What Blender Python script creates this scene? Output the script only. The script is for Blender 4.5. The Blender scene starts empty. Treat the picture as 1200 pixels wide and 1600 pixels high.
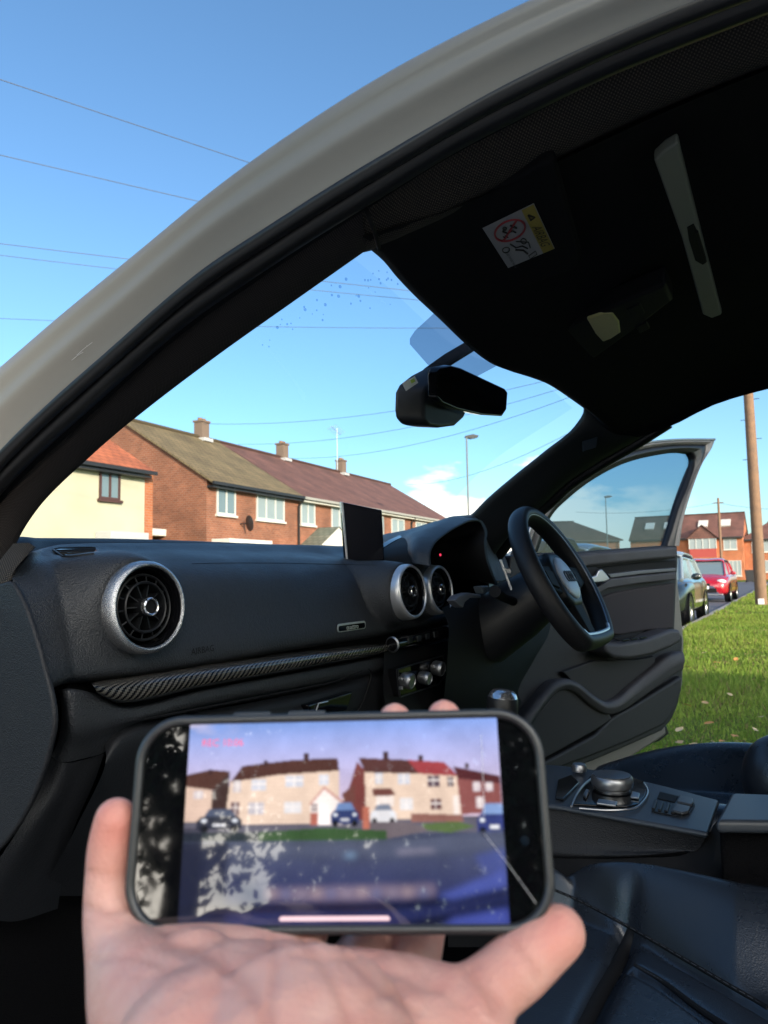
import bpy, bmesh, math, random
import numpy as np
from math import radians, sin, cos, pi, tan, atan2, sqrt
from mathutils import Vector, Matrix

random.seed(4); np.random.seed(4)
S = bpy.context.scene
COL = S.collection

# ------------------------------------------------------------------ camera, sky, sun
V = Vector
CAM = V((-1.2, 0.0, 1.0)); FPX = 1150.0
YAW, PITCH, ROLL = radians(60), radians(5), radians(.9)
_h = V((sin(YAW), cos(YAW), 0)); _r = V((cos(YAW), -sin(YAW), 0)); _z = V((0, 0, 1))
CF = _h*cos(PITCH) + _z*sin(PITCH); _u = _z*cos(PITCH) - _h*sin(PITCH)
CR = _r*cos(ROLL) - _u*sin(ROLL); CU = _r*sin(ROLL) + _u*cos(ROLL)
cam = bpy.data.cameras.new('camera'); camo = bpy.data.objects.new('camera', cam); COL.objects.link(camo)
camo.matrix_world = Matrix((( CR.x, CU.x, -CF.x, CAM.x), (CR.y, CU.y, -CF.y, CAM.y), (CR.z, CU.z, -CF.z, CAM.z), (0,0,0,1)))
cam.sensor_fit = 'VERTICAL'; cam.sensor_height = 32.0; cam.lens = FPX/1600*32.0
cam.clip_start = .01; cam.clip_end = 3000
cam.dof.use_dof = True; cam.dof.focus_distance = .92; cam.dof.aperture_fstop = cam.lens/1.95
S.camera = camo

SUN_EL, SUN_AZ = radians(17), radians(207)      # azimuth clockwise from +y: behind the camera, to the left
sundir = V((sin(SUN_AZ)*cos(SUN_EL), cos(SUN_AZ)*cos(SUN_EL), sin(SUN_EL)))
sl = bpy.data.lights.new('sun', 'SUN'); sl.energy = 3.1; sl.angle = radians(.5); sl.color = (1, .84, .66)
so = bpy.data.objects.new('sun', sl); COL.objects.link(so)
so.rotation_euler = (-sundir).to_track_quat('-Z', 'Y').to_euler(); so.location = (0, 0, 60)

W = bpy.data.worlds.new('World'); S.world = W; W.use_nodes = True
nt = W.node_tree; nt.nodes.clear()
def N(t, k, **kw):
    n = t.nodes.new(k)
    for a, b in kw.items(): setattr(n, a, b)
    return n
sky = N(nt, 'ShaderNodeTexSky', sky_type='NISHITA', sun_disc=False, sun_elevation=SUN_EL, sun_rotation=SUN_AZ)
sky.air_density = 1.0; sky.dust_density = .8; sky.ozone_density = 2.0
bg = N(nt, 'ShaderNodeBackground'); bg.inputs[1].default_value = .10
out = N(nt, 'ShaderNodeOutputWorld')
# low white cumulus near the horizon
tc = N(nt, 'ShaderNodeTexCoord'); sep = N(nt, 'ShaderNodeSeparateXYZ'); nt.links.new(tc.outputs['Generated'], sep.inputs[0])
mp = N(nt, 'ShaderNodeMapping'); mp.inputs['Scale'].default_value = (5, 5, 13); nt.links.new(tc.outputs['Generated'], mp.inputs[0])
ns = N(nt, 'ShaderNodeTexNoise'); ns.inputs['Scale'].default_value = 1.7; ns.inputs['Detail'].default_value = 7; ns.inputs['Roughness'].default_value = .55
nt.links.new(mp.outputs[0], ns.inputs['Vector'])
def math_(op, a, b=None, t=nt, clamp=False):
    n = N(t, 'ShaderNodeMath', operation=op); n.use_clamp = clamp
    for i, v in enumerate((a, b)):
        if v is None: continue
        if isinstance(v, (int, float)): n.inputs[i].default_value = v
        else: t.links.new(v, n.inputs[i])
    return n.outputs[0]
# cloud amount = noise + height bias, only in one stretch of the horizon (towards azimuth ~ 70 deg)
az = N(nt, 'ShaderNodeVectorMath', operation='DOT_PRODUCT'); nt.links.new(tc.outputs['Generated'], az.inputs[0]); az.inputs[1].default_value = (sin(radians(69)), cos(radians(69)), 0)
azm = math_('MULTIPLY', math_('SUBTRACT', az.outputs['Value'], .965), 28, clamp=True)
hb = math_('SUBTRACT', .118, sep.outputs['Z'])
cl = math_('MULTIPLY', math_('ADD', math_('MULTIPLY', math_('SUBTRACT', ns.outputs[0], .5), .34), hb), 22, clamp=True)
cl = math_('MULTIPLY', cl, azm)
tn = N(nt, 'ShaderNodeMix', data_type='RGBA', blend_type='MULTIPLY'); tn.inputs[0].default_value = 1; nt.links.new(sky.outputs[0], tn.inputs[6]); tn.inputs[7].default_value = (.74, .97, 1.10, 1)
mx = N(nt, 'ShaderNodeMix', data_type='RGBA'); nt.links.new(cl, mx.inputs[0]); nt.links.new(tn.outputs[2], mx.inputs[6])
mx.inputs[7].default_value = (8.6, 8.1, 7.0, 1)
# bright cloud added behind the photographer as fill light for the shaded cabin
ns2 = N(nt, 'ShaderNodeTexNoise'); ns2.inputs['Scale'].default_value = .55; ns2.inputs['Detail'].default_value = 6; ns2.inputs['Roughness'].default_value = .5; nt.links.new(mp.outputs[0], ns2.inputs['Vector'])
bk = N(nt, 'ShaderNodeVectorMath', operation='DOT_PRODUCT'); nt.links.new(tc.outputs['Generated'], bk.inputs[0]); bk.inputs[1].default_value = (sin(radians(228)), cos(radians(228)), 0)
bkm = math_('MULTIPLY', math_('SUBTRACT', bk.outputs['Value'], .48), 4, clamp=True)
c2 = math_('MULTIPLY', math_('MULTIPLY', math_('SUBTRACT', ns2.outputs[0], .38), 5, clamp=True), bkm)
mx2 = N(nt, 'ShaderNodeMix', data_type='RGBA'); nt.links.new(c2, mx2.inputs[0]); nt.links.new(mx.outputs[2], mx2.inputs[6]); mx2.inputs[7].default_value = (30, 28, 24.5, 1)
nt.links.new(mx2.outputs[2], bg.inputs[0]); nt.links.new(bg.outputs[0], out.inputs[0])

S.view_settings.view_transform = 'Standard'; S.view_settings.look = 'None'
S.view_settings.exposure = 1.3; S.view_settings.gamma = 1
S.cycles.max_bounces = 8; S.cycles.transparent_max_bounces = 24
S.cycles.use_denoising = True
S.cycles.caustics_reflective = False; S.cycles.caustics_refractive = False

# ------------------------------------------------------------------ helpers
def ray(px, py): return CF + CR*((px-600)/FPX) + CU*((800-py)/FPX)
def P(px, py, x=None, y=None, z=None, d=None):
    """point of the place seen at a pixel of the 1200x1600 photograph, on a given plane of the car / at a given depth"""
    r = ray(px, py)
    if x is not None: t = (x-CAM.x)/r.x
    elif y is not None: t = (y-CAM.y)/r.y
    elif z is not None: t = (z-CAM.z)/r.z
    else: t = d
    return CAM + r*t
def PP(px, py, p0, n):
    r = ray(px, py); return CAM + r*((p0-CAM).dot(n)/r.dot(n))

LOCAL = set()
def thing(name, label, cat, loc=(0,0,0), rotz=0, group=None, local=False):
    o = bpy.data.objects.new(name, None); COL.objects.link(o); o.empty_display_size = .1
    o.location = loc; o.rotation_euler = (0,0,rotz); o['label'] = label; o['category'] = cat
    if group: o['group'] = group
    if local: LOCAL.add(o)
    return o
def tag(o, label=None, cat=None, group=None, kind=None):
    for k, v in (('label', label), ('category', cat), ('group', group), ('kind', kind)):
        if v: o[k] = v
    return o
def link(name, me, mat, parent=None, smooth=True):
    o = bpy.data.objects.new(name, me); COL.objects.link(o)
    for m in (mat if isinstance(mat, (list, tuple)) else [mat]): me.materials.append(m)
    if smooth: me.polygons.foreach_set('use_smooth', [True]*len(me.polygons))
    if parent is not None:
        o.parent = parent
        if parent.type == 'EMPTY' and parent not in LOCAL: o.location = -parent.location
    return o
class MB:
    """collects shapes for ONE mesh"""
    def __init__(s): s.v = []; s.f = []; s.m = []; s.uv = None
    def add(s, v, f, m=0):
        n = len(s.v); s.v += [tuple(p) for p in v]; s.f += [tuple(i+n for i in q) for q in f]; s.m += [m]*len(f); return s
    def box(s, c, size, rot=None, m=0):
        c = V(c); hx, hy, hz = [q/2 for q in size]
        vs = [V((sx*hx, sy*hy, sz*hz)) for sx in (-1,1) for sy in (-1,1) for sz in (-1,1)]
        if rot is not None: vs = [rot @ q for q in vs]
        return s.add([c+q for q in vs], [(0,1,3,2),(4,6,7,5),(0,4,5,1),(2,3,7,6),(0,2,6,4),(1,5,7,3)], m)
    def prism(s, pts, ext, m=0):
        n = len(pts); a = [V(p) for p in pts]; b = [p+V(ext) for p in a]
        return s.add(a+b, [tuple(range(n))[::-1], tuple(range(n, 2*n))] + [(i, (i+1)%n, n+(i+1)%n, n+i) for i in range(n)], m)
    def tube(s, pts, r, n=10, m=0, cap=True):
        pts = [V(p) for p in pts]; k = len(pts); rr = r if isinstance(r, (list, tuple)) else [r]*k
        vs = []; up = None
        for i, p in enumerate(pts):
            t = (pts[min(i+1,k-1)]-pts[max(i-1,0)]).normalized()
            if up is None: up = t.orthogonal().normalized()
            up = (up - t*up.dot(t)).normalized(); w = t.cross(up)
            for j in range(n): vs.append(p + (up*cos(2*pi*j/n) + w*sin(2*pi*j/n))*rr[i])
        fs = [(i*n+j, i*n+(j+1)%n, (i+1)*n+(j+1)%n, (i+1)*n+j) for i in range(k-1) for j in range(n)]
        if cap: fs += [tuple(range(n))[::-1], tuple((k-1)*n+j for j in range(n))]
        return s.add(vs, fs, m)
    def lathe(s, prof, o, axis, seg=48, m=0, close=False, ex=None):
        o = V(o); a = V(axis).normalized(); e1 = (V(ex) - a*V(ex).dot(a)).normalized() if ex is not None else a.orthogonal().normalized(); e2 = a.cross(e1)
        k = len(prof); vs = [o + a*h + (e1*cos(2*pi*j/seg) + e2*sin(2*pi*j/seg))*r for r, h in prof for j in range(seg)]
        fs = [(i*seg+j, i*seg+(j+1)%seg, ((i+1)%k)*seg+(j+1)%seg, ((i+1)%k)*seg+j) for i in range(k if close else k-1) for j in range(seg)]
        return s.add(vs, fs, m)
    def ell(s, c, r, rot=None, n=16, m=0):
        c = V(c); vs = []; 
        for i in range(n+1):
            th = pi*i/n
            for j in range(2*n):
                q = V((r[0]*sin(th)*cos(pi*j/n), r[1]*sin(th)*sin(pi*j/n), r[2]*cos(th)))
                vs.append(c + (rot @ q if rot is not None else q))
        k = 2*n
        return s.add(vs, [(i*k+j, (i+1)*k+j, (i+1)*k+(j+1)%k, i*k+(j+1)%k) for i in range(n) for j in range(k)], m)
    def build(s, name, mat, parent=None, bevel=0, segs=2, smooth=None, sub=0):
        me = bpy.data.meshes.new(name); me.from_pydata(s.v, [], s.f); me.validate()
        bm = bmesh.new(); bm.from_mesh(me); bmesh.ops.remove_doubles(bm, verts=bm.verts, dist=1e-6); bmesh.ops.recalc_face_normals(bm, faces=bm.faces); bm.to_mesh(me); bm.free()
        if isinstance(mat, (list, tuple)) and len(mat) > 1 and len(me.polygons) == len(s.m): me.polygons.foreach_set('material_index', s.m)
        o = link(name, me, mat, parent, smooth=(bevel > 0 or sub > 0) if smooth is None else smooth)
        if bevel:
            b = o.modifiers.new('Bevel', 'BEVEL'); b.width = bevel; b.segments = segs; b.limit_method = 'ANGLE'; b.angle_limit = radians(35)
            w = o.modifiers.new('WeightedNormal', 'WEIGHTED_NORMAL'); w.keep_sharp = False
        if sub:
            b = o.modifiers.new('Subsurf', 'SUBSURF'); b.levels = b.render_levels = sub
        if smooth and not bevel and not sub: me.set_sharp_from_angle(angle=radians(40))
        return o
def crom(pts, n, closed=False):
    """n points along a smooth curve through pts"""
    p = [np.array(q, float) for q in pts]
    if closed: p = p + [p[0]]
    A = np.array(p); k = len(A)
    d = np.r_[0, np.cumsum(np.maximum(np.linalg.norm(np.diff(A, axis=0), axis=1), 1e-9)**.75)]
    if closed:
        m = np.zeros_like(A)
        for i in range(k):
            a, b = (i-1, i+1) if 0 < i < k-1 else (k-2, 1)
            h = (d[i]-d[i-1] if i > 0 else d[-1]-d[-2]) + (d[i+1]-d[i] if i < k-1 else d[1]-d[0])
            m[i] = (A[b]-A[a])/h
    else:
        m = np.gradient(A, d, axis=0) if k > 2 else np.repeat((A[1:]-A[:1])/(d[1]), 2, axis=0)
    ts = np.linspace(0, d[-1], n, endpoint=not closed); r = []
    for t in ts:
        i = min(int(np.searchsorted(d, t, side='right'))-1, k-2); h = d[i+1]-d[i]; s = (t-d[i])/h
        r.append((2*s**3-3*s**2+1)*A[i] + (s**3-2*s**2+s)*h*m[i] + (-2*s**3+3*s**2)*A[i+1] + (s**3-s**2)*h*m[i+1])
    return [V(q) for q in r]
def grid(name, rows, mat, parent=None, disp=None, thick=0, smooth=True, flip=False):
    """mesh sheet from rows of points, UV in metres"""
    nr, nc = len(rows), len(rows[0]); vs = [V(p) for r in rows for p in r]
    if disp: vs = [disp(p) for p in vs]
    fs = [(i*nc+j, i*nc+j+1, (i+1)*nc+j+1, (i+1)*nc+j) for i in range(nr-1) for j in range(nc-1)]
    if flip: fs = [f[::-1] for f in fs]
    me = bpy.data.meshes.new(name); me.from_pydata([tuple(p) for p in vs], [], fs)
    G = np.array([tuple(p) for p in vs]).reshape(nr, nc, 3)
    u = np.zeros((nr, nc)); v = np.zeros((nr, nc))
    u[:,1:] = np.cumsum(np.linalg.norm(np.diff(G, axis=1), axis=2), axis=1); v[1:] = np.cumsum(np.linalg.norm(np.diff(G, axis=0), axis=2), axis=0)
    u = np.repeat(u.mean(0)[None], nr, 0); v = np.repeat(v.mean(1)[:,None], nc, 1)
    uv = me.uv_layers.new(name='UVMap'); li = np.zeros(len(me.loops), int); me.loops.foreach_get('vertex_index', li)
    uv.data.foreach_set('uv', np.c_[u.ravel()[li], v.ravel()[li]].ravel())
    o = link(name, me, mat, parent, smooth)
    if thick:
        s = o.modifiers.new('Solidify', 'SOLIDIFY'); s.thickness = abs(thick); s.offset = -1 if thick > 0 else 1
    return o
def loft(name, ctrl, nu, nv, mat, parent=None, **kw):
    rows = [crom(r, nu) for r in ctrl]
    cols = [crom([r[j] for r in rows], nv) for j in range(nu)]
    return grid(name, [[cols[j][i] for j in range(nu)] for i in range(nv)], mat, parent, **kw)
def text_mesh(body, size, ext=0, align='CENTER'):
    c = bpy.data.curves.new('t', 'FONT'); c.body = body; c.size = size; c.extrude = ext; c.align_x = align; c.align_y = 'CENTER'; c.resolution_u = 3
    o = bpy.data.objects.new('t', c); COL.objects.link(o); dg = bpy.context.evaluated_depsgraph_get()
    me = bpy.data.meshes.new_from_object(o.evaluated_get(dg)); r = ([v.co.copy() for v in me.vertices], [tuple(p.vertices) for p in me.polygons])
    bpy.data.objects.remove(o); bpy.data.curves.remove(c); bpy.data.meshes.remove(me); return r
def frame(o, ex, ey): 
    ex = V(ex).normalized(); ey = (V(ey)-ex*V(ey).dot(ex)).normalized(); ez = ex.cross(ey)
    return Matrix(((ex.x,ey.x,ez.x,o[0]),(ex.y,ey.y,ez.y,o[1]),(ex.z,ey.z,ez.z,o[2]),(0,0,0,1)))
def rrect(w, h, r, n=8, c=(0,0)):
    r4 = r if isinstance(r, (list, tuple)) else [r]*4
    return [(c[0]+sx*(w/2-r4[q])+r4[q]*cos(a), c[1]+sy*(h/2-r4[q])+r4[q]*sin(a)) for q,(sx,sy,a0) in enumerate(((1,1,0),(-1,1,pi/2),(-1,-1,pi),(1,-1,1.5*pi))) for a in [a0+pi/2*i/n for i in range(n+1)]]

# ------------------------------------------------------------------ materials
def material(name, col, rough=.5, metal=0, coat=0, spec=.5, bump=None, var=None, rv=None, **kw):
    """bump = (kind, scale, distance_m, strength); var = (scale, amount, colour2) colour variation"""
    m = bpy.data.materials.new(name); m.use_nodes = True; t = m.node_tree; b = t.nodes['Principled BSDF']
    b.inputs['Base Color'].default_value = (*col, 1); b.inputs['Roughness'].default_value = rough; b.inputs['Metallic'].default_value = metal
    b.inputs['Coat Weight'].default_value = coat; b.inputs['Coat Roughness'].default_value = .06; b.inputs['Specular IOR Level'].default_value = spec
    for k, v in kw.items(): b.inputs[k].default_value = v
    co = N(t, 'ShaderNodeTexCoord').outputs['Object']
    if var:
        n = N(t, 'ShaderNodeTexNoise'); n.inputs['Scale'].default_value = var[0]; n.inputs['Detail'].default_value = 6; t.links.new(co, n.inputs['Vector'])
        r = N(t, 'ShaderNodeMapRange'); r.inputs[1].default_value = .5-.25; r.inputs[2].default_value = .5+.25; t.links.new(n.outputs[0], r.inputs[0]); r.inputs[4].default_value = var[1]
        x = N(t, 'ShaderNodeMix', data_type='RGBA'); t.links.new(r.outputs[0], x.inputs[0]); x.inputs[6].default_value = (*col, 1); x.inputs[7].default_value = (*var[2], 1)
        t.links.new(x.outputs[2], b.inputs['Base Color'])
    if rv:      # wear: roughness that wanders (scale, low, high)
        n = N(t, 'ShaderNodeTexNoise'); n.inputs['Scale'].default_value = rv[0]; n.inputs['Detail'].default_value = 8; n.inputs['Roughness'].default_value = .65; t.links.new(co, n.inputs['Vector'])
        r = N(t, 'ShaderNodeMapRange'); r.inputs[1].default_value = .32; r.inputs[2].default_value = .68; r.inputs[3].default_value = rv[1]; r.inputs[4].default_value = rv[2]; t.links.new(n.outputs[0], r.inputs[0]); t.links.new(r.outputs[0], b.inputs['Roughness'])
    if bump:
        if bump[0] == 'leather':
            n = N(t, 'ShaderNodeTexVoronoi', feature='SMOOTH_F1'); n.inputs['Scale'].default_value = bump[1]; n.inputs['Smoothness'].default_value = .5; t.links.new(co, n.inputs['Vector'])
            h = n.outputs['Distance']; r2 = N(t, 'ShaderNodeTexNoise'); r2.inputs['Scale'].default_value = bump[1]*.4; r2.inputs['Detail'].default_value = 3; t.links.new(co, r2.inputs['Vector'])
            h = math_('ADD', h, r2.outputs[0], t)
        else:
            n = N(t, 'ShaderNodeTexNoise'); n.inputs['Scale'].default_value = bump[1]; n.inputs['Detail'].default_value = 4; t.links.new(co, n.inputs['Vector']); h = n.outputs[0]
        bp = N(t, 'ShaderNodeBump'); bp.inputs['Distance'].default_value = bump[2]; bp.inputs['Strength'].default_value = bump[3]; t.links.new(h, bp.inputs['Height']); t.links.new(bp.outputs[0], b.inputs['Normal'])
    return m
def weave(name, c1, c2, su, sv, rough=.85, dist=.0006, twill=False, coat=0, spec=.3):
    """woven cloth / carbon twill from the UVs (metres)"""
    m = bpy.data.materials.new(name); m.use_nodes = True; t = m.node_tree; b = t.nodes['Principled BSDF']
    b.inputs['Roughness'].default_value = rough; b.inputs['Coat Weight'].default_value = coat; b.inputs['Coat Roughness'].default_value = .05; b.inputs['Specular IOR Level'].default_value = spec
    uv = N(t, 'ShaderNodeUVMap').outputs[0]; s = N(t, 'ShaderNodeSeparateXYZ'); t.links.new(uv, s.inputs[0])
    if twill:
        a = math_('FLOOR', math_('MULTIPLY', s.outputs[0], su, t), None, t); c = math_('FLOOR', math_('MULTIPLY', s.outputs[1], sv, t), None, t)
        k = math_('MODULO', math_('ADD', math_('ADD', a, c, t), 4000, t), 4, t); f = math_('LESS_THAN', k, 1.5, t)
        h = f
    else:
        a = math_('SINE', math_('MULTIPLY', s.outputs[0], su*2*pi, t), None, t); c = math_('SINE', math_('MULTIPLY', s.outputs[1], sv*2*pi, t), None, t)
        row = math_('MODULO', math_('ADD', math_('FLOOR', math_('MULTIPLY', s.outputs[1], sv*2, t), None, t), 4000, t), 2, t)
        a = math_('SINE', math_('ADD', math_('MULTIPLY', s.outputs[0], su*2*pi, t), math_('MULTIPLY', row, pi, t), t), None, t)
        c = math_('ABSOLUTE', c, None, t)
        f = math_('MULTIPLY', math_('MAXIMUM', a, 0, t), c, t); h = f
    x = N(t, 'ShaderNodeMix', data_type='RGBA'); t.links.new(f, x.inputs[0]); x.inputs[6].default_value = (*c1, 1); x.inputs[7].default_value = (*c2, 1); t.links.new(x.outputs[2], b.inputs['Base Color'])
    bp = N(t, 'ShaderNodeBump'); bp.inputs['Distance'].default_value = dist; bp.inputs['Strength'].default_value = .8; t.links.new(h, bp.inputs['Height']); t.links.new(bp.outputs[0], b.inputs['Normal'])
    return m
def glass(name, tint, ior=1.45, rough=0):
    m = bpy.data.materials.new(name); m.use_nodes = True; t = m.node_tree; t.nodes.clear()
    o = N(t, 'ShaderNodeOutputMaterial'); a = N(t, 'ShaderNodeBsdfTransparent'); a.inputs[0].default_value = (*tint, 1)
    g = N(t, 'ShaderNodeBsdfGlossy'); g.inputs['Roughness'].default_value = rough; f = N(t, 'ShaderNodeFresnel'); gm_ = N(t, 'ShaderNodeNewGeometry'); mr = N(t, 'ShaderNodeMapRange'); mr.inputs[3].default_value = ior; mr.inputs[4].default_value = 1/ior; t.links.new(gm_.outputs['Backfacing'], mr.inputs[0]); t.links.new(mr.outputs[0], f.inputs[0])
    x = N(t, 'ShaderNodeMixShader'); t.links.new(f.outputs[0], x.inputs[0]); t.links.new(a.outputs[0], x.inputs[1]); t.links.new(g.outputs[0], x.inputs[2]); t.links.new(x.outputs[0], o.inputs[0])
    return m
M = {}
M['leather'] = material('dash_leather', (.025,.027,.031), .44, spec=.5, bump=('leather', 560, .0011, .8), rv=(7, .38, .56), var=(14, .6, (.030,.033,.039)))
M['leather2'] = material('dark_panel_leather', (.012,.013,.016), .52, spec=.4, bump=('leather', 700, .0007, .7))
M['seat'] = material('seat_leather', (.016,.021,.030), .30, spec=.85, bump=('leather', 700, .0004, .5), rv=(9, .20, .42))
M['plastic'] = material('black_plastic', (.011,.012,.014), .45, bump=('noise', 1500, .0003, .4))
M['matt'] = material('matt_black_plastic', (.006,.0065,.008), .7, spec=.25)
M['gloss'] = material('gloss_black', (.004,.004,.005), .08)
M['rubber'] = material('door_rubber', (.011,.0115,.013), .33, var=(60,.5,(.02,.02,.022)), bump=('noise', 90, .0008, .3))
M['roofcloth'] = material('headliner_cloth', (.0075,.008,.010), .95, spec=.1, bump=('noise', 900, .0006, .6))
M['weave'] = weave('pillar_weave', (.013,.012,.013), (.07,.06,.06), 420, 300, dist=.0008)
M['weave2'] = weave('rail_weave', (.014,.013,.012), (.11,.095,.08), 300, 230, dist=.0010)
M['carbon'] = weave('carbon_fibre', (.008,.008,.009), (.12,.11,.095), 400, 400, rough=.25, dist=.0002, twill=True, coat=.8, spec=.6)
M['paint'] = material('grey_body_paint', (.20,.197,.183), .40, coat=.25, var=(9,.5,(.19,.188,.176)))
M['doorpaint'] = material('grey_door_paint', (.16,.152,.145), .4, coat=.3)
M['alu'] = material('brushed_aluminium', (.72,.72,.73), .34, metal=.75)
M['satin'] = material('satin_silver', (.34,.35,.37), .36, metal=.9)
M['chrome'] = material('chrome', (.75,.76,.78), .14, metal=.9)
M['greytrim'] = material('grey_trim_plastic', (.19,.205,.17), .6)
M['lens'] = material('lamp_lens', (.58,.55,.25), .3, bump=('noise', 160, .001, .6))
M['sticker'] = material('white_sticker', (.75,.76,.78), .55); M['paper'] = material('shaded_paper', (.27,.28,.295), .6)  # visor label is white paper, greyed for the shade it hangs in
M['yellow'] = material('yellow_label', (.28,.23,.05), .55)
M['red'] = material('red_print', (.30,.03,.04), .55)
M['ink'] = material('black_print', (.02,.02,.02), .6)
M['doortrim'] = material('door_trim_grey', (.036,.0355,.041), .55, bump=('leather', 500, .0006, .6), rv=(6, .42, .7), var=(5, .6, (.043,.042,.047)))
M['doorcloth'] = material('door_cloth_insert', (.027,.024,.028), .9, bump=('noise', 700, .0006, .6))
M['doordark'] = material('door_dark_panel', (.010,.0105,.012), .7)
M['windscreen'] = glass('windscreen_glass', (.90,.95,.97), 1.09)
M['doorglass'] = glass('tinted_door_glass', (.50,.60,.66))
M['frit'] = glass('dotted_frit', (.42,.44,.49), ior=1.02)
M['carpet'] = material('carpet', (.006,.006,.007), .98, spec=.05, bump=('noise', 600, .003, 1))
# ------------------------------------------------------------------ the car the photographer sits beside
ROOT = thing('parked_car', 'grey car with black leather interior, seen through its open passenger door', 'car', (0, .3, .1))
def sub(name, mb, mat, parent, **kw): return mb.build(name, mat, parent, **kw)

# --- door aperture: body frame, seal, woven pillar trim (all run along the same arch, front foot -> over the camera)
def arch(pts, xs): return [P(a, b, x=q) for (a, b), q in zip(pts, xs)]
def lin(a, b, n): return [a+(b-a)*i/(n-1) for i in range(n)]
A_out = [(-170,700),(-60,625),(0,574),(81,504),(206,401),(325,303),(401,246),(487,187),(569,135),(650,89),(825,2),(1010,-75),(1250,-160),(1500,-240),(1800,-330)]
A_seal = [(-170,860),(-60,790),(0,708),(70,638),(179,542),(325,417),(433,347),(542,279),(650,216),(783,140),(908,79),(1096,0),(1330,-85),(1600,-170),(1900,-260)]
A_in = [(-170,1000),(-70,870),(0,779),(142,643),(271,528),(379,450),(470,388),(569,325),(700,242),(800,190),(908,135),(1117,48),(1350,-45),(1620,-135),(1950,-230)]
n = len(A_out)
NU = 150
def rowp(pts, x, sm=NU):
    q = [P(a, b, x=x) for a, b in pts]; return crom(q+[q[-1]+V((0,-.5,-.005)), q[-1]+V((.03,-1.1,-.06))], sm)
def mix(a, b, f): return [p*(1-f)+q*f for p, q in zip(a, b)]
ro = rowp(A_out, -.70); rs = rowp(A_seal, -.682); ri = rowp(A_in, -.63)
sh = lambda row, v: [p+V(v) for p in row]
m1 = mix(ro, rs, .10); m2 = mix(ro, rs, .35); m3 = mix(ro, rs, .55); m4 = mix(ro, rs, .72)
rows = [sh(ro, (.10,.03,.045)), sh(ro, (.05,.02,.03)), sh(ro, (.012,.006,.008)), ro, sh(m1, (-.004,0,0)), sh(m2, (-.0045,0,0)), sh(m3, (-.0065,0,0)), sh(m4, (-.003,0,.0)), sh(mix(ro, rs, .9), (-.0005,0,0)), rs, sh(rs, (.05,.02,.02))]
cols = [crom([r[j] for r in rows], 44) for j in range(NU)]
bf = grid('body_frame', [[c[i] for c in cols] for i in range(44)], M['paint'], ROOT)
# scratches in the paint low on the frame
for (a, b), (c, d_) in (((106,561),(136,540)),((112,563),(130,550)),((120,555),(144,535))):
    sm_ = MB(); p, q = P(a, b, x=-.6905), P(c, d_, x=-.6905); sm_.tube([p, (p+q)/2+V((0,0,.0007)), q], .00016, n=6); sub('scratch', sm_, M['sticker'], bf)
# double-lipped rubber seal
s1 = mix(rs, ri, .22); s2 = mix(rs, ri, .68)
mb = MB(); mb.tube(sh(s1, (-.004,0,0)), .0085, n=14); mb.tube(sh(s2, (-.006,0,0)), .0125, n=16)
mb.build('door_seal', M['rubber'], ROOT, smooth=True)
grid('seal_base', [sh(rs, (.004,0,.002)), sh(mix(rs, ri, .45), (.010,0,0)), sh(ri, (.004,0,0))], M['matt'], ROOT)
# woven A-pillar trim, from the dashboard up to the seam at (575,330)-(590,385)
T_out = [(-40,915),(0,779),(142,643),(271,528),(379,450),(470,388),(571,324)]
T_in = [(6,925),(24,852),(57,797),(142,712),(228,640),(336,558),(466,466),(583,384)]
to = crom([P(a, b, x=-.625) for a, b in T_out], 70); ti = crom([P(a, b, x=q) for (a, b), q in zip(T_in, [-.60,-.60,-.598,-.592,-.588,-.58,-.575,-.57])], 70)
rows = [to, sh(mix(to, ti, .3), (-.010,0,-.004)), sh(mix(to, ti, .65), (-.009,0,-.006)), ti, sh(ti, (.004,.025,.004)), sh(ti, (-.03,.06,.02))]
cols = [crom([r[j] for r in rows], 18) for j in range(70)]
grid('pillar_trim', [[c[i] for c in cols] for i in range(18)], M['weave'], ROOT)
# woven roll along the roof rail
G_out = [(548,338),(573,323),(640,280),(700,242),(800,190),(908,135),(1117,48),(1350,-45),(1620,-135),(1950,-230)]
G_in = [(560,396),(594,386),(680,348),(770,300),(870,250),(970,200),(1170,115),(1400,30),(1680,-60),(2000,-150)]
to = crom([P(a, b, x=-.625) for a, b in G_out], 90); ti = crom([P(a, b, x=-.555) for a, b in G_in], 90)
rows = [to, sh(mix(to, ti, .3), (-.006,0,-.006)), sh(mix(to, ti, .7), (.0,0,-.010)), ti, sh(ti, (.03,0,.015))]
cols = [crom([r[j] for r in rows], 18) for j in range(90)]
grid('roof_rail_trim', [[c[i] for c in cols] for i in range(18)], M['weave2'], ROOT)
# seam between the two
mb = MB(); mb.tube(crom([P(569,321,x=-.634), P(577,340,x=-.633), P(586,365,x=-.612), P(592,387,x=-.585)], 10), .0022, n=8); mb.build('trim_seam', M['matt'], ROOT, smooth=True)

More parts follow.
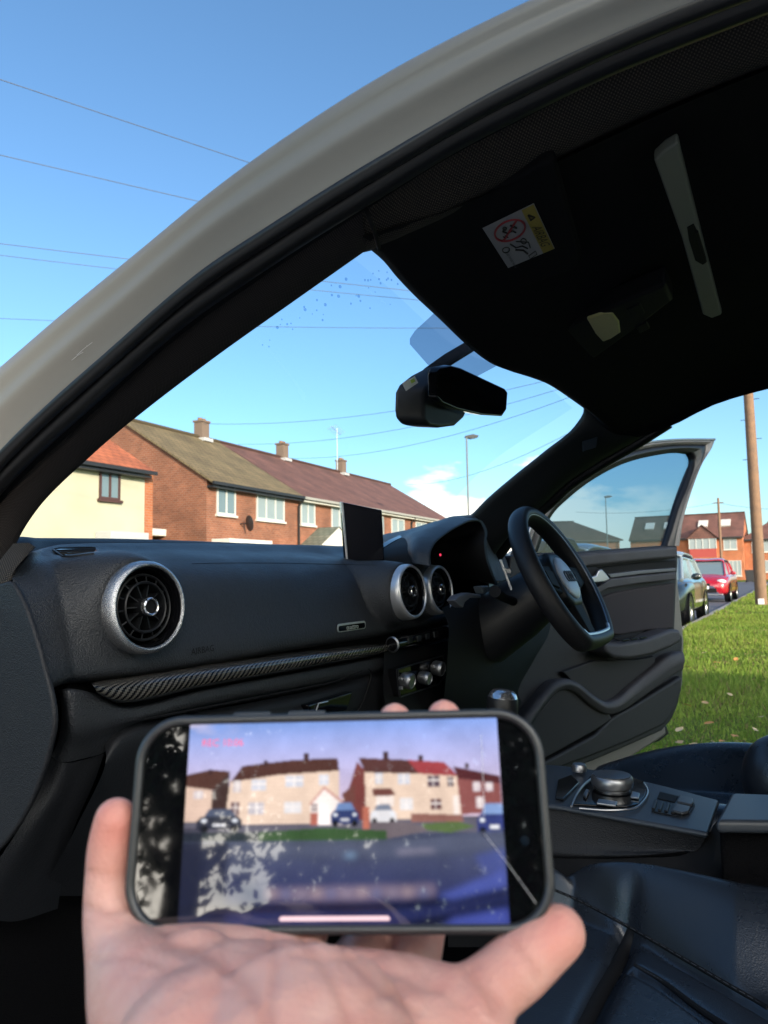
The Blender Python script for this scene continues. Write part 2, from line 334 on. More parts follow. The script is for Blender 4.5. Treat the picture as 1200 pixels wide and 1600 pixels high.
# --- headliner, from the header to behind the front seats
HD = [P(a, b, x=q) for (a, b), q in zip([(560,372),(600,405),(622,432),(650,462),(690,500),(735,543),(775,572),(805,582),(830,584),(870,603),(905,626),(918,640)],
      [-.60,-.535,-.48,-.41,-.30,-.18,-.05,.05,.13,.30,.46,.56])]
LR = [HD[0], P(760,306,x=-.57), P(970,205,x=-.57), P(1250,90,x=-.57), P(1700,-60,x=-.57), V((-.57,-1.6,1.40))]
RR = [HD[-1], P(985,690,x=.655), P(1090,642,x=.645), P(1200,608,x=.64), P(1500,560,x=.64), V((.64,-1.6,1.40))]
nu = 60; hrow = crom(HD, nu)
rows = [[p+V((.045,.02,.022)) for p in hrow], hrow]
ss = [i/(nu-1) for i in range(nu)]
L = crom(LR, 14); R_ = crom(RR, 14)
for k in range(1, 14):
    b = .04*min(1, k/3)
    rows.append([L[k]*(1-s)+R_[k]*s + V((0, .055*(1-abs(2*s-1)**2)*max(0, 1-k/4), b*(1-(2*s-1)**4)+.012*min(1, k/2))) if 0 < s < 1 else (L[k] if s == 0 else R_[k]) for s in ss])
cols = [crom([r[j] for r in rows], 50) for j in range(nu)]
HL = grid('headliner', [[c[i] for c in cols] for i in range(50)], M['roofcloth'], ROOT)
# roof skin over it (keeps the daylight out), and the closed rear of the cabin
def skin(r, up): return [[p+V((0,0,up)) for p in q] for q in r]
mb = MB(); 
rr_ = [[c[i]+V((0,.012,.030)) for c in cols] for i in range(1, 50, 3)]
g = grid('roof_panel', [[V((p.x*1.06, p.y, p.z+.012)) for p in q] for q in rr_], M['paint'], ROOT)
mb = MB(); mb.prism([(-.68,-1.55,.35),(.72,-1.55,.35),(.66,-1.55,1.44),(-.6,-1.55,1.41)], (0,-.05,0)); mb.build('rear_bulkhead', M['carpet'], ROOT)
# right side behind the open driver's door: B-pillar, rear door
mb = MB(); mb.prism([(.80,-.30,.30),(.80,-1.55,.30),(.80,-1.55,.93),(.80,-.36,.93)], (.05,0,0)); mb.prism([(.79,-.28,.93),(.79,-.45,.93),(.66,-.42,1.42),(.66,-.28,1.42)], (.03,0,0)); mb.build('rear_door', M['paint'], ROOT)
mb = MB(); mb.prism([(.785,-.45,.93),(.785,-1.5,.93),(.665,-1.3,1.41),(.665,-.42,1.41)], (.006,0,0)); mb.build('rear_door_glass', M['doorglass'], ROOT)

# --- far-side windscreen pillar (dark), header corner -> dashboard
pin = [P(a, b, x=q) for (a, b), q in zip([(880,610),(913,640),(898,667),(850,707),(800,747),(760,781),(735,806),(700,832)], [.50,.56,.57,.59,.61,.63,.65,.67])]
pout = [P(a, b, x=q) for (a, b), q in zip([(1040,655),(985,690),(930,722),(880,756),(846,788),(815,812),(790,840),(760,880)], [.645,.655,.665,.675,.685,.69,.70,.71])]
a = crom(pin, 40); b = crom(pout, 40)
rows = [sh(a, (.09,.025,.02)), sh(a, (.02,.005,.004)), a, sh(mix(a, b, .35), (-.006,-.008,0)), sh(mix(a, b, .7), (-.007,-.008,0)), b, sh(b, (.05,.02,.0)), sh(b, (.09,.06,.02))]
cols = [crom([r[j] for r in rows], 20) for j in range(40)]
rp = grid('far_pillar_trim', [[c[i] for c in cols] for i in range(20)], M['plastic'], ROOT)
mb = MB(); q = [P(x_, y_, x=.585) for x_, y_ in ((909,690),(932,683),(930,700),(910,706))]; mb.prism(q, (-.004,-.004,0)); mb.build('airbag_tab', M['matt'], rp, bevel=.001)
mb = MB(); mb.tube(crom([p+V((.045,.0,.0)) for p in b], 40), .016, n=10); mb.build('far_door_seal', M['rubber'], ROOT, smooth=True)
bo = sh(b, (.10,.05,.02)); grid('far_body_frame', [sh(b, (.06,.02,.012)), sh(b, (.09,.03,.02)), sh(b, (.12,.09,.04))], M['paint'], ROOT)

# --- windscreen
gr = [[HD[0]+V((-.03,.05,.025)), HD[3]+V((0,.05,.03)), HD[6]+V((0,.055,.032)), HD[9]+V((0,.05,.03)), HD[11]+V((.05,.05,.02))]]
bot = [V((-.68,.99,1.02)), V((-.36,1.16,1.05)), V((0,1.22,1.075)), V((.40,1.16,1.11)), V((.76,.98,1.14))]
gr += [[(p*.5+q*.5)+V((0,.025,.02)) for p, q in zip(gr[0], bot)], bot]
WS = loft('windscreen', gr, 40, 30, M['windscreen'], ROOT)
WP0 = gr[1][2]; WN = (gr[0][2]-bot[2]).cross(V((1,0,0))).normalized()
def wpt(px, py, off=0):
    # on the middle chord of the glass
    return PP(px, py, (gr[0][2]+bot[2])/2 + V((0,.01,.008)) - WN*off*(1 if WN.y > 0 else -1), WN)
dg = bpy.context.evaluated_depsgraph_get()
from mathutils.bvhtree import BVHTree
_bv = BVHTree.FromPolygons([v.co.copy() for v in WS.data.vertices], [tuple(p.vertices) for p in WS.data.polygons])
def on_ws(px, py, off=.002):
    h = _bv.ray_cast(CAM, ray(px, py).normalized())
    if h[0] is None: return (PP(px, py, gr[0][2].lerp(bot[2],.3), WN), WN)
    nn = h[1] if h[1].dot(ray(px, py)) < 0 else -h[1]
    return h[0] + nn*off, nn
mb = MB()
for i in range(58):
    a_ = random.random(); px = 395+215*a_ + random.gauss(0, 12); py = 515-80*a_ + random.gauss(0, 18)
    if py < 640-(px-228)*.72+14: continue
    h = on_ws(px, py, -.0015)
    if True:
        rr = random.choice((.0009,.0012,.0016,.0021)); mb.ell(h[0], (rr*random.uniform(.8,1.3), rr*.8, rr), n=5)
rd = mb.build('raindrops', glass('water_drop', (.74,.82,.90), 1.25), WS, smooth=True); rd['kind'] = 'stuff'
q = [on_ws(*p, .001)[0] for p in ((700,470),(684,484),(648,516),(640,528),(640,537),(668,569),(712,590),(742,589),(785,567),(800,540))]
mb = MB(); mb.add(q, [tuple(range(len(q)))]); mb.build('sensor_patch', M['frit'], WS)

# --- rear-view mirror: sensor cover, arm, mirror
def plate(name, pix, ext, mat, parent, plane, bevel=.004, segs=3):
    mb = MB(); mb.prism([P(a, b, **plane) for a, b in pix], ext); return mb.build(name, mat, parent, bevel=bevel, segs=segs)
mir = thing('rear_view_mirror', '', '', P(735,545,y=.52)); del mir['label']; del mir['category']; mir.parent = ROOT; mir.location = mir.location-ROOT.location
def msub(name, mb, mat, **kw):
    o = mb.build(name, mat, None, **kw); o.parent = mir; o.location = -(mir.location+ROOT.location); return o
mb = MB(); mb.prism([P(a, b, y=.545) for a, b in ((616,612),(622,600),(640,586),(663,574),(680,571),(700,600),(690,640),(684,652),(670,664),(645,667),(625,664),(617,655),(615,640))], (.035,-.035,0)); msub('sensor_cover', mb, M['plastic'], bevel=.010, segs=5)
mb = MB(); mb.prism([P(a, b, y=.53) for a, b in ((665,575),(690,573),(700,590),(699,630),(690,640),(672,640),(667,632))], (.01,-.025,0)); msub('mirror_back', mb, M['plastic'], bevel=.007, segs=4)
mb = MB(); mb.prism([P(a, b, y=.50) for a, b in ((672,574),(690,570),(706,574),(776,606),(781,612),(779,640),(772,650),(740,648),(700,639),(676,629),(668,620),(667,585))], (.012,-.012,0)); msub('mirror_glass', mb, M['gloss'], bevel=.003, segs=4)
mb = MB(); mb.tube(crom([P(668,582,y=.55), P(700,562,y=.55), P(745,535,y=.55), P(770,520,y=.55)], 8), [.009,.0105,.012,.012,.012,.012,.013,.014], n=12); msub('mirror_arm', mb, M['matt'], smooth=True)
mb = MB(); mb.prism([P(a, b, y=.507) for a, b in ((628,599),(648,588),(653,598),(634,611))], (0,-.0006,0)); st = msub('mirror_label', mb, M['sticker'])
mb = MB(); mb.prism([P(a, b, y=.505) for a, b in ((641,594),(646,591),(649,596),(643,599))], (0,-.0006,0)); msub('label_mark', mb, material('green_print', (.35,.5,.06), .5))

# --- roof fittings
vz = 1.362; vx = lambda p: P(p[0], p[1], z=vz)
mb = MB(); mb.prism([vx(p) for p in ((662,352),(700,332),(850,256),(866,254),(908,402),(900,420),(770,468),(748,470))], (0,0,.018)); vis = mb.build('sun_visor', M['roofcloth'], ROOT, bevel=.006, segs=3)
st0 = [P(a, b, z=vz-.001) for a, b in ((754,356),(834,317),(868,380),(794,418))]      # corners of the warning label
eY = (st0[1]-st0[0]); eX = (st0[3]-st0[0])
def lp(s, t, k=1): return st0[0]+eY*s+eX*t - V((0,0,.0006*k))
def lpoly(pts, mat, name, parent, k): mb = MB(); mb.prism([lp(s, t, k) for s, t in pts], (0,0,.0004)); return mb.build(name, mat, parent)
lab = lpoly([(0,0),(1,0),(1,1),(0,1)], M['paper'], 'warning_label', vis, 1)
lpoly([(.77,.01),(.99,.01),(.99,.99),(.77,.99)], M['yellow'], 'yellow_band', lab, 2)
mb = MB()      # print: prohibition ring, child seat and airbag pictogram, book, writing
def ink(pts, w, k=3, closed=False):
    pts = [lp(s, t, k) for s, t in pts]; pts = pts+[pts[0]] if closed else pts
    mb.tube(pts, w, n=4)
circ = lambda cx, cy, rx, ry, n=28: [(cx+rx*cos(2*pi*i/n), cy+ry*sin(2*pi*i/n)) for i in range(n)]
ink(circ(.42,.25,.29,.19), .0011, closed=True); ink([(.22,.38),(.62,.12)], .0011); mb.build('prohibition_ring', M['red'], lab)
mb = MB(); ink([(.30,.2),(.36,.28),(.46,.27),(.5,.33)], .0010); ink(circ(.36,.17,.03,.03,10), .0008, closed=True); ink([(.48,.16),(.55,.26)], .0011); ink([(.26,.30),(.29,.36)], .0006); ink([(.30,.30),(.33,.36)], .0006)
ink(circ(.17,.58,.07,.06,12), .0006, closed=True); ink([(.3,.5),(.36,.62),(.48,.64),(.55,.74)], .0008); ink([(.33,.66),(.46,.74),(.5,.85)], .0010); ink(circ(.55,.56,.05,.06,12), .0006, closed=True); ink([(.42,.5),(.62,.62),(.6,.75)], .0006)
ink([(.5,.9),(.66,.86),(.66,.94),(.5,.98),(.5,.9)], .0005); ink([(.84,.13),(.92,.22),(.84,.24),(.84,.13)], .0010)
for body, (s, t), sz in (('AIRBAG', (.87,.62), .0145), ('SEE OWNERS MANUAL', (.15,.86), .0042)):
    tv, tf = text_mesh(body, sz); fr = frame(lp(s, t, 3), eX, eY); mb.add([fr @ p for p in tv], tf)
mb.build('label_print', M['ink'], lab)
sz = 1.385
mb = MB(); mb.prism([P(a, b, z=sz) for a, b in ((1022,252),(1040,235),(1060,224),(1066,250),(1100,385),(1128,492),(1112,498),(1098,492),(1065,372))], (0,0,.012)); hs = mb.build('roof_blind_strip', M['greytrim'], ROOT, bevel=.003)
mb = MB(); mb.prism([P(a, b, z=sz-.001) for a, b in ((1073,356),(1084,350),(1092,366),(1105,410),(1098,415),(1086,408),(1076,376))], (0,0,.003)); mb.build('blind_grip_recess', M['matt'], hs, bevel=.0015)
mb = MB(); mb.prism([P(a, b, z=sz-.004) for a, b in ((1086,364),(1091,363),(1104,405),(1099,408))], (0,0,.003)); mb.build('blind_grip', M['matt'], hs, bevel=.001)
oz = 1.378
mb = MB(); mb.prism([P(a, b, z=oz) for a, b in ((822,560),(815,548),(860,530),(900,505),(1000,462),(1040,445),(1052,470),(1000,510),(930,560),(850,590))], (0,0,.03)); oc = mb.build('overhead_console', M['matt'], ROOT, bevel=.006, segs=3)
mb = MB(); mb.prism([P(a, b, z=oz-.002) for a, b in ((917,500),(940,491),(958,490),(968,503),(970,520),(955,530),(942,535),(930,522))], (0,0,.008)); mb.build('reading_lamp', M['lens'], oc, bevel=.003)
mb = MB(); mb.prism([P(a, b, z=oz-.002) for a, b in ((978,485),(1000,474),(1008,490),(986,502))], (0,0,.006)); mb.prism([P(a, b, z=oz-.002) for a, b in ((992,512),(1010,504),(1016,514),(1000,522))], (0,0,.006)); mb.build('lamp_switch', M['matt'], oc, bevel=.002)

# --- dashboard upper pad
VENTS = [(P(221,949,d=.90), .0555, V((-.05,-1,.06))), (P(634,925,d=1.42), .0525, V((-.05,-1,.10))), (P(679,922,d=1.52), .0500, V((-.05,-1,.10)))]
def dash_disp(p):
    for i, (c, r, ax) in enumerate(VENTS):
        d = sqrt((p.x-c.x)**2+(p.z-c.z)**2)
        k = 1.65 if i == 0 else 1.4
        if d < r*k and p.y < c.y+.12:
            if d < r*.90: p = V((p.x, c.y+.05, p.z))
            else:
                f = 1-max(0, d/r-1.03)/(k-1.03); f = f*f*(3-2*f); p = V((p.x, p.y*(1-f)+min(p.y, c.y+.004)*f, p.z))
    return p
DR = [[(46,866),(66,857),(90,852),(140,850),(230,850),(340,851),(440,853),(530,856),(600,860),(650,864),(705,870)],
      [(38,873),(74,867),(105,861),(150,859),(230,860),(340,861),(440,863),(530,866),(600,869),(650,873),(705,880)],
      [(19,901),(84,880),(118,875),(165,873),(230,875),(340,875),(440,876),(530,878),(600,880),(650,884),(705,893)],
      [(36,937),(97,930),(135,925),(175,915),(230,905),(340,902),(440,905),(530,906),(600,908),(650,912),(705,920)],
      [(57,1002),(107,1000),(140,995),(180,985),(230,975),(340,965),(440,958),(530,950),(600,945),(650,942),(705,942)],
      [(76,1072),(114,1058),(145,1056),(185,1051),(230,1046),(340,1030),(440,1013),(530,999),(600,988),(650,979),(705,967)]]
YL = [.88,.84,.785,.748,.728,.718]; YR = [1.0,.90,.80,.75,.725,.712]
ctrl = []
for k, row in enumerate(DR):
    r = [P(*row[0], x=-.70)]
    for j in range(1, 11): f = (j-1)/9; r.append(P(*row[j], y=YL[k]*(1-f)+YR[k]*f))
    r.insert(1, r[0]*.25+r[1]*.75+V((-.001,-.001,0))); r.insert(3, r[2]*.7+r[3]*.3)
    ctrl.append(r)
ctrl = [[p+V((0,.07,-.05)) for p in ctrl[0]]] + ctrl + [[p+V((.0,.012,-.007)) for p in ctrl[-1]], [p+V((.0,.07,-.006)) for p in ctrl[-1]]]
DASH = loft('dashboard', ctrl, 260, 130, M['leather'], ROOT, disp=dash_disp)
# panel along the foot of the windscreen
fr_ = [[P(a, b, y=q) for (a, b), q in zip(((20,852),(31,841),(60,841),(190,842),(340,847),(530,855),(620,858),(720,860)), (.92,.93,.96,1.02,1.08,1.12,1.12,1.10))]]
fr_ = [[p+V((0,-.05,-.05)) for p in fr_[0]], [p+V((0,-.012,-.004)) for p in fr_[0]], fr_[0], [p+V((0,.12,-.02)) for p in fr_[0]]]
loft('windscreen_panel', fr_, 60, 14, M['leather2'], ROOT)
# textured gasket where the pillar meets the dash end
g0 = crom([P(45,848,x=-.665), P(30,868,x=-.685), P(12,893,x=-.70), P(0,915,x=-.705), P(-30,950,x=-.71)], 14); g1 = crom([P(56,855,x=-.66), P(40,872,x=-.685), P(20,902,x=-.70), P(4,930,x=-.705), P(-25,966,x=-.715)], 14)
grid('dash_end_gasket', [sh(g0, (.0,.03,0)), g0, mix(g0, g1, .5), g1, sh(g1, (0,.03,-.01))], M['weave2'], ROOT)
# side demister grille on top of the pad
dp = BVHTree.FromPolygons([v.co.copy() for v in DASH.data.vertices], [tuple(p.vertices) for p in DASH.data.polygons])
def on_dash(px, py, off=.001):
    h = dp.ray_cast(CAM, ray(px, py).normalized())
    nn = h[1] if h[1].dot(ray(px, py)) < 0 else -h[1]
    return h[0]+nn*off, nn
out_ = [(83,859),(92,857),(140,856),(150,857),(154,861),(146,866),(110,870),(98,870)]
q = [on_dash(a, b, .0006)[0] for a, b in out_]; mb = MB(); mb.add(q, [tuple(range(len(q)))]); sg = mb.build('demister_grille', M['gloss'], DASH)
mb = MB()
mb.tube(q+[q[0]], .0012, n=6)
for f in (.25,.5,.75):
    a_, b_ = q[0]*(1-f)+q[7]*f, q[3]*(1-f)+q[5]*f; mb.tube([a_+V((0,0,.0006)), b_+V((0,0,.0006))], .0011, n=6)
mb.build('grille_bar', M['plastic'], sg, smooth=True)
mb = MB(); mb.tube([on_dash(v.x, v.y, -.0003)[0] for v in crom([(300,881,0),(340,880,0),(440,880,0),(530,882,0),(588,883,0)], 60)], .0008, n=6); mb.build('pad_seam', M['matt'], DASH, smooth=True)
# AIRBAG, moulded into the pad under the vent
h, nn = on_dash(316, 1016); ex = (on_dash(338,1012)[0]-on_dash(294,1020)[0]); tv, tf = text_mesh('AIRBAG', .0125); fr = frame(h, ex, V((0,0,1))); mb = MB(); mb.add([fr @ (p+V((0,0,.0003))) for p in tv], tf); mb.build('moulded_lettering', M['matt'], DASH)
# metal badge
h, nn = on_dash(548, 979, .0015); ex = on_dash(570,976)[0]-on_dash(526,982)[0]; Wb = ex.length; fr = frame(h, ex, V((0,0,1))); mb = MB()
mb.prism([fr @ V((x_, y_, 0)) for x_, y_ in rrect(Wb, .0145, .006)], fr.to_3x3() @ V((0,0,.0015)))
bd = mb.build('badge', M['alu'], ROOT, bevel=.0006)
mb = MB(); mb.prism([fr @ V((x_, y_-.001, .0016)) for x_, y_ in rrect(Wb-.006, .0095, .004)], fr.to_3x3() @ V((0,0,.0003))); mb.build('badge_inlay', M['gloss'], bd)
tv, tf = text_mesh('quattro', .0125, .0004); mb = MB(); mb.add([fr @ (V((p.x*1.05, p.y-.0008, p.z+.0024))) for p in tv], tf); mb.build('badge_lettering', M['alu'], bd)

# --- air vents
M['knurl'] = material('knurled_silver', (.60,.60,.61), .27, metal=.92, bump=('leather', 1500, .0005, .7))
def vent(c, r, ax, knurl):
    ax = ax.normalized(); k = r/.0555; ex = V((1,0,0))
    v = thing('air_vent', '', '', c); del v['label']; del v['category']; v.parent = ROOT; v.location = c-ROOT.location
    def sb(name, mb, mat, **kw):
        o = mb.build(name, mat, None, **kw); o.parent = v; o.location = -V(c); return o
    c2 = c+ax*.014
    mb = MB(); mb.lathe([(p*k, h) for p, h in ((.0505,-.045),(.0565,-.030),(.0565,-.008),(.0555,.000),(.0535,.0035),(.0515,.0045),(.0500,.0040),(.0485,.0015),(.0480,-.004))], c2, ax, 72, ex=ex); sb('vent_ring', mb, knurl, smooth=True)
    mb = MB(); mb.lathe([(p*k, h) for p, h in ((.0495,.0018),(.0478,.0022),(.0460,-.002),(.0430,-.016),(.0420,-.045),(.0,-.046))], c2, ax, 64, ex=ex); sb('vent_bezel', mb, M['gloss'], smooth=True)
    mb = MB()
    for rr, h, w in ((.0395,-.010,.0016),(.0300,-.007,.0018)): mb.lathe([(rr*k+w*cos(a), h+w*1.6*sin(a)) for a in [2*pi*i/8 for i in range(8)]], c2, ax, 56, close=True, ex=ex)
    mb.lathe([(.0300*k,-.007),(.0285*k,-.03),(.010*k,-.034)], c2, ax, 48, ex=ex)
    e1 = (ex-ax*ex.dot(ax)).normalized(); e2 = ax.cross(e1)
    for i in range(14):
        a = 2*pi*i/14+.1; d = e1*cos(a)+e2*sin(a); mb.tube([c2+d*.030*k-ax*.008, c2+d*.0395*k-ax*.010], .0011, n=6)
    for i in range(10):
        a = 2*pi*i/10; d = e1*cos(a)+e2*sin(a); w = ax.cross(d)*.0007
        mb.prism([c2+d*.011*k-ax*.008-w, c2+d*.0285*k-ax*.010-w, c2+d*.0285*k-ax*.026-w, c2+d*.011*k-ax*.026-w], w*2)
    sb('vent_vanes', mb, M['plastic'], smooth=True)
    mb = MB(); mb.lathe([(p*k, h) for p, h in ((.0125,-.03),(.0110,-.004),(.0105,.001),(.0085,.002),(.0080,.0005),(.0,.0))], c2, ax, 36, ex=ex)
    sb('vent_hub', mb, M['matt'], smooth=True)
    mb = MB(); mb.lathe([(p*k, h) for p, h in ((.0108,-.002),(.0114,.001),(.0112,.0045),(.0098,.0058),(.0086,.0050),(.0083,.003))], c2, ax, 40, ex=ex); sb('vent_knob', mb, M['chrome'], smooth=True)
for i, (c, r, ax) in enumerate(VENTS): vent(c, r, ax, M['knurl'] if i == 0 else M['alu'])

# --- lower dash: gap, carbon trim, lower pad, glovebox
def prow(pts, ys): return [P(a, b, y=q) for (a, b), q in zip(pts, ys if isinstance(ys, (list, tuple)) else [ys]*len(pts))]
loft('trim_gap', [prow([(112,1052),(185,1046),(300,1028),(450,1003),(600,983),(705,962)], .735), prow([(112,1060),(185,1072),(300,1058),(450,1033),(600,1012),(705,985)], .752), prow([(100,1080),(185,1105),(300,1085),(450,1056),(600,1028),(705,1000)], .735)], 30, 10, M['matt'], ROOT)
ct = [prow([(142,1066),(160,1062),(200,1056),(300,1040),(450,1019),(560,1006),(612,1001)], .735),
      prow([(143,1068),(163,1067),(205,1062),(300,1047),(450,1025),(560,1011),(612,1005)], .708),
      prow([(146,1072),(168,1077),(208,1075),(300,1059),(450,1034),(560,1017),(612,1009)], .695),
      prow([(150,1079),(175,1089),(205,1090),(300,1070),(450,1043),(560,1024),(612,1015)], .697),
      prow([(154,1085),(180,1097),(210,1097),(300,1077),(450,1049),(560,1029),(612,1019)], .712),
      prow([(154,1085),(182,1098),(210,1098),(300,1078),(450,1050),(560,1030),(612,1020)], .735)]
loft('carbon_trim', ct, 80, 20, M['carbon'], ROOT)
lw = [prow([(90,1078),(100,1077),(150,1084),(185,1103),(215,1103),(300,1082),(450,1053),(600,1024),(705,998)], [.745,.733]+[.728]*7),
      prow([(92,1079),(104,1079),(148,1090),(185,1109),(220,1108),(300,1087),(450,1058),(600,1029),(705,1002)], [.742,.714]+[.712]*7),
      prow([(95,1095),(108,1110),(145,1120),(185,1122),(220,1117),(300,1095),(450,1066),(600,1037),(705,1010)], [.745,.712]+[.710]*7),
      prow([(96,1120),(112,1140),(140,1140),(172,1133),(215,1124),(300,1102),(450,1073),(600,1044),(705,1017)], [.75,.714]+[.712]*7),
      prow([(88,1165),(104,1170),(138,1165),(168,1150),(208,1132),(300,1109),(450,1080),(600,1051),(705,1024)], [.76,.735]+[.725]*7),
      prow([(80,1182),(97,1191),(135,1184),(162,1176),(202,1140),(300,1114),(450,1085),(600,1056),(705,1030)], [.765,.745]+[.735]*7)]
loft('lower_dash', lw, 90, 30, M['leather'], ROOT)
gb = [prow([(163,1165),(172,1152),(192,1137),(260,1122),(400,1096),(520,1070),(582,1050),(640,1035)], .728), prow([(166,1185),(176,1165),(196,1148),(262,1132),(400,1106),(520,1079),(580,1060),(640,1050)], .716),
      prow([(120,1290),(150,1270),(190,1250),(262,1240),(400,1220),(520,1200),(600,1180),(660,1160)], .735), prow([(60,1400),(110,1400),(180,1400),(262,1400),(400,1400),(520,1380),(620,1360),(700,1340)], .80)]
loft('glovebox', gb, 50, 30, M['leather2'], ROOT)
mb = MB(); mb.prism(prow([(480,1102),(552,1080),(543,1110),(490,1118)], .70), (0,.02,0)); gh = mb.build('glovebox_handle', M['gloss'], ROOT, bevel=.003)
mb = MB(); mb.tube(prow([(494,1110),(498,1099),(512,1096)], .698), .0012, n=8); mb.build('handle_edge', M['alu'], gh, smooth=True)
for nm, pts in (('glovebox_gap', [(225,1124),(400,1090),(520,1066),(580,1051),(570,1090),(548,1130)]),):
    mb = MB(); mb.tube(crom(prow(pts, .712), 40), .0016, n=6); mb.build(nm, M['matt'], ROOT, smooth=True)
kp = [prow([(79,1183),(97,1192),(135,1186),(163,1177)], [.765,.745,.74,.735]), prow([(60,1240),(80,1240),(115,1232),(150,1215)], [.76,.75,.75,.745]), prow([(0,1340),(20,1345),(60,1340),(110,1310)], [.76,.76,.77,.77]), prow([(-60,1420),(-30,1430),(20,1440),(90,1420)], [.78,.78,.79,.80])]
loft('kick_panel', kp, 16, 30, M['leather2'], ROOT)
# big side panel closing the end of the dashboard
ep = [(-120,930),(0,912),(16,908),(28,925),(42,955),(58,1005),(70,1050),(79,1085),(84,1122),(82,1145),(68,1200),(40,1268),(0,1325),(-80,1400),(-130,1400)]
pl = crom([P(a, b, x=-.708) for a, b in ep], 60, closed=True)
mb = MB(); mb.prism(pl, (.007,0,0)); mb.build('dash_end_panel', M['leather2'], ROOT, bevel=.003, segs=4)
# floor, sill and footwell
mb = MB(); mb.box((0,.2,.20),(1.44,3.3,.03)); mb.box((0,1.12,.55),(1.44,.05,.9)); mb.box((-.715,.1,.30),(.03,1.5,.16)); mb.box((.72,-.5,.30),(.03,2.6,.2)); mb.box((-.60,.86,.5),(.24,.02,.7)); mb.box((.745,.95,.62),(.02,.32,.84)); mb.build('footwell', M['carpet'], ROOT)
mb = MB(); mb.box((0,.92,.80),(1.25,.02,.42)); mb.build('bulkhead_liner', M['carpet'], ROOT)
# bonnet, wings and front end outside the glass
bn = [[V((-.72,.98,.99)), V((-.4,1.18,1.03)), V((0,1.24,1.04)), V((.4,1.18,1.05)), V((.74,.98,1.05))], [V((-.74,1.4,.93)), V((-.4,1.5,.985)), V((0,1.55,1.0)), V((.4,1.5,1.0)), V((.76,1.4,.97))], [V((-.70,1.85,.82)), V((-.4,1.97,.87)), V((0,2.0,.88)), V((.4,1.97,.88)), V((.72,1.85,.85))], [V((-.66,2.0,.6)), V((-.4,2.12,.62)), V((0,2.16,.62)), V((.4,2.12,.62)), V((.68,2.0,.62))], [V((-.66,2.0,.28)), V((-.4,2.12,.26)), V((0,2.16,.26)), V((.4,2.12,.26)), V((.68,2.0,.28))]]
loft('bonnet', bn, 30, 30, M['paint'], ROOT)
for s in (-1, 1):
    mb = MB(); mb.prism([(s*.74,.95,.25),(s*.74,1.1,.25),(s*.73,1.2,.62),(s*.73,1.75,.62),(s*.70,1.85,.3),(s*.68,2.0,.3),(s*.70,1.85,.82),(s*.74,1.4,.93),(s*.73,.98,.98)], (s*.05,0,0)); mb.build('front_wing', M['paint'], ROOT, bevel=.01)
    w = thing('front_wheel', '', '', (s*.70,1.47,.31)); del w['label']; del w['category']; w.parent = ROOT; w.location = V((s*.70,1.47,.31))-ROOT.location
    LOCAL.add(w)
    mb = MB(); mb.lathe([(.2,-.09),(.29,-.1),(.315,-.07),(.315,.07),(.29,.1),(.2,.09)], (0,0,0), (1,0,0), 40); mb.build('tyre', M['rubber'], w, smooth=True)
    mb = MB(); mb.lathe([(.2,.09*s),(.19,.05*s),(.05,.07*s),(0,.07*s)], (0,0,0), (1,0,0), 40); mb.build('rim', M['satin'], w, smooth=True)
def grp(name, loc, parent=None):
    """an Empty that gathers the sub-parts of one part"""
    e = bpy.data.objects.new(name, None); COL.objects.link(e); e.empty_display_size = .05; e.parent = parent or ROOT; e.location = V(loc)-ROOT.location
    e['_w'] = tuple(loc); return e
def gsub(e, name, mb, mat, **kw):
    o = mb.build(name, mat, None, **kw) if isinstance(mb, MB) else mb
    o.parent = e; o.location = -V(e['_w']); return o

# --- centre screen standing out of the dashboard
sc_ = [P(533,784,d=1.50), P(597,797,d=1.535), P(602,876,d=1.53), P(541,876,d=1.495)]
eu = (sc_[1]-sc_[0]); nrm = eu.cross(sc_[3]-sc_[0]).normalized(); nrm = nrm if nrm.dot(CF) > 0 else -nrm
scr = grp('display_screen', (sc_[2]+sc_[3])/2)
mb = MB(); mb.prism([sc_[0], sc_[1], sc_[2]+V((0,0,-.04)), sc_[3]+V((0,0,-.04))], nrm*.010); gsub(scr, 'screen_housing', mb, M['gloss'], bevel=.002)
e1 = eu.normalized(); dn = (sc_[3]-sc_[0]).normalized(); ins = .0045
mb = MB(); q = [sc_[0]+e1*ins*1.6+dn*ins, sc_[1]-e1*ins+dn*ins, sc_[2]-e1*ins-dn*.002, sc_[3]+e1*ins*1.6-dn*.002]; mb.prism([p-nrm*.0006 for p in q], nrm*.0012); gsub(scr, 'screen_panel', mb, material('dark_screen', (.010,.010,.014), .16, spec=.9))
mb = MB(); mb.prism([sc_[0]-e1*.0005-nrm*.001, sc_[0]+e1*.0045-nrm*.001, sc_[3]+e1*.0045-nrm*.001+dn*.03, sc_[3]-e1*.0005-nrm*.001+dn*.03], nrm*.011); gsub(scr, 'screen_edge', mb, M['alu'], bevel=.0008)

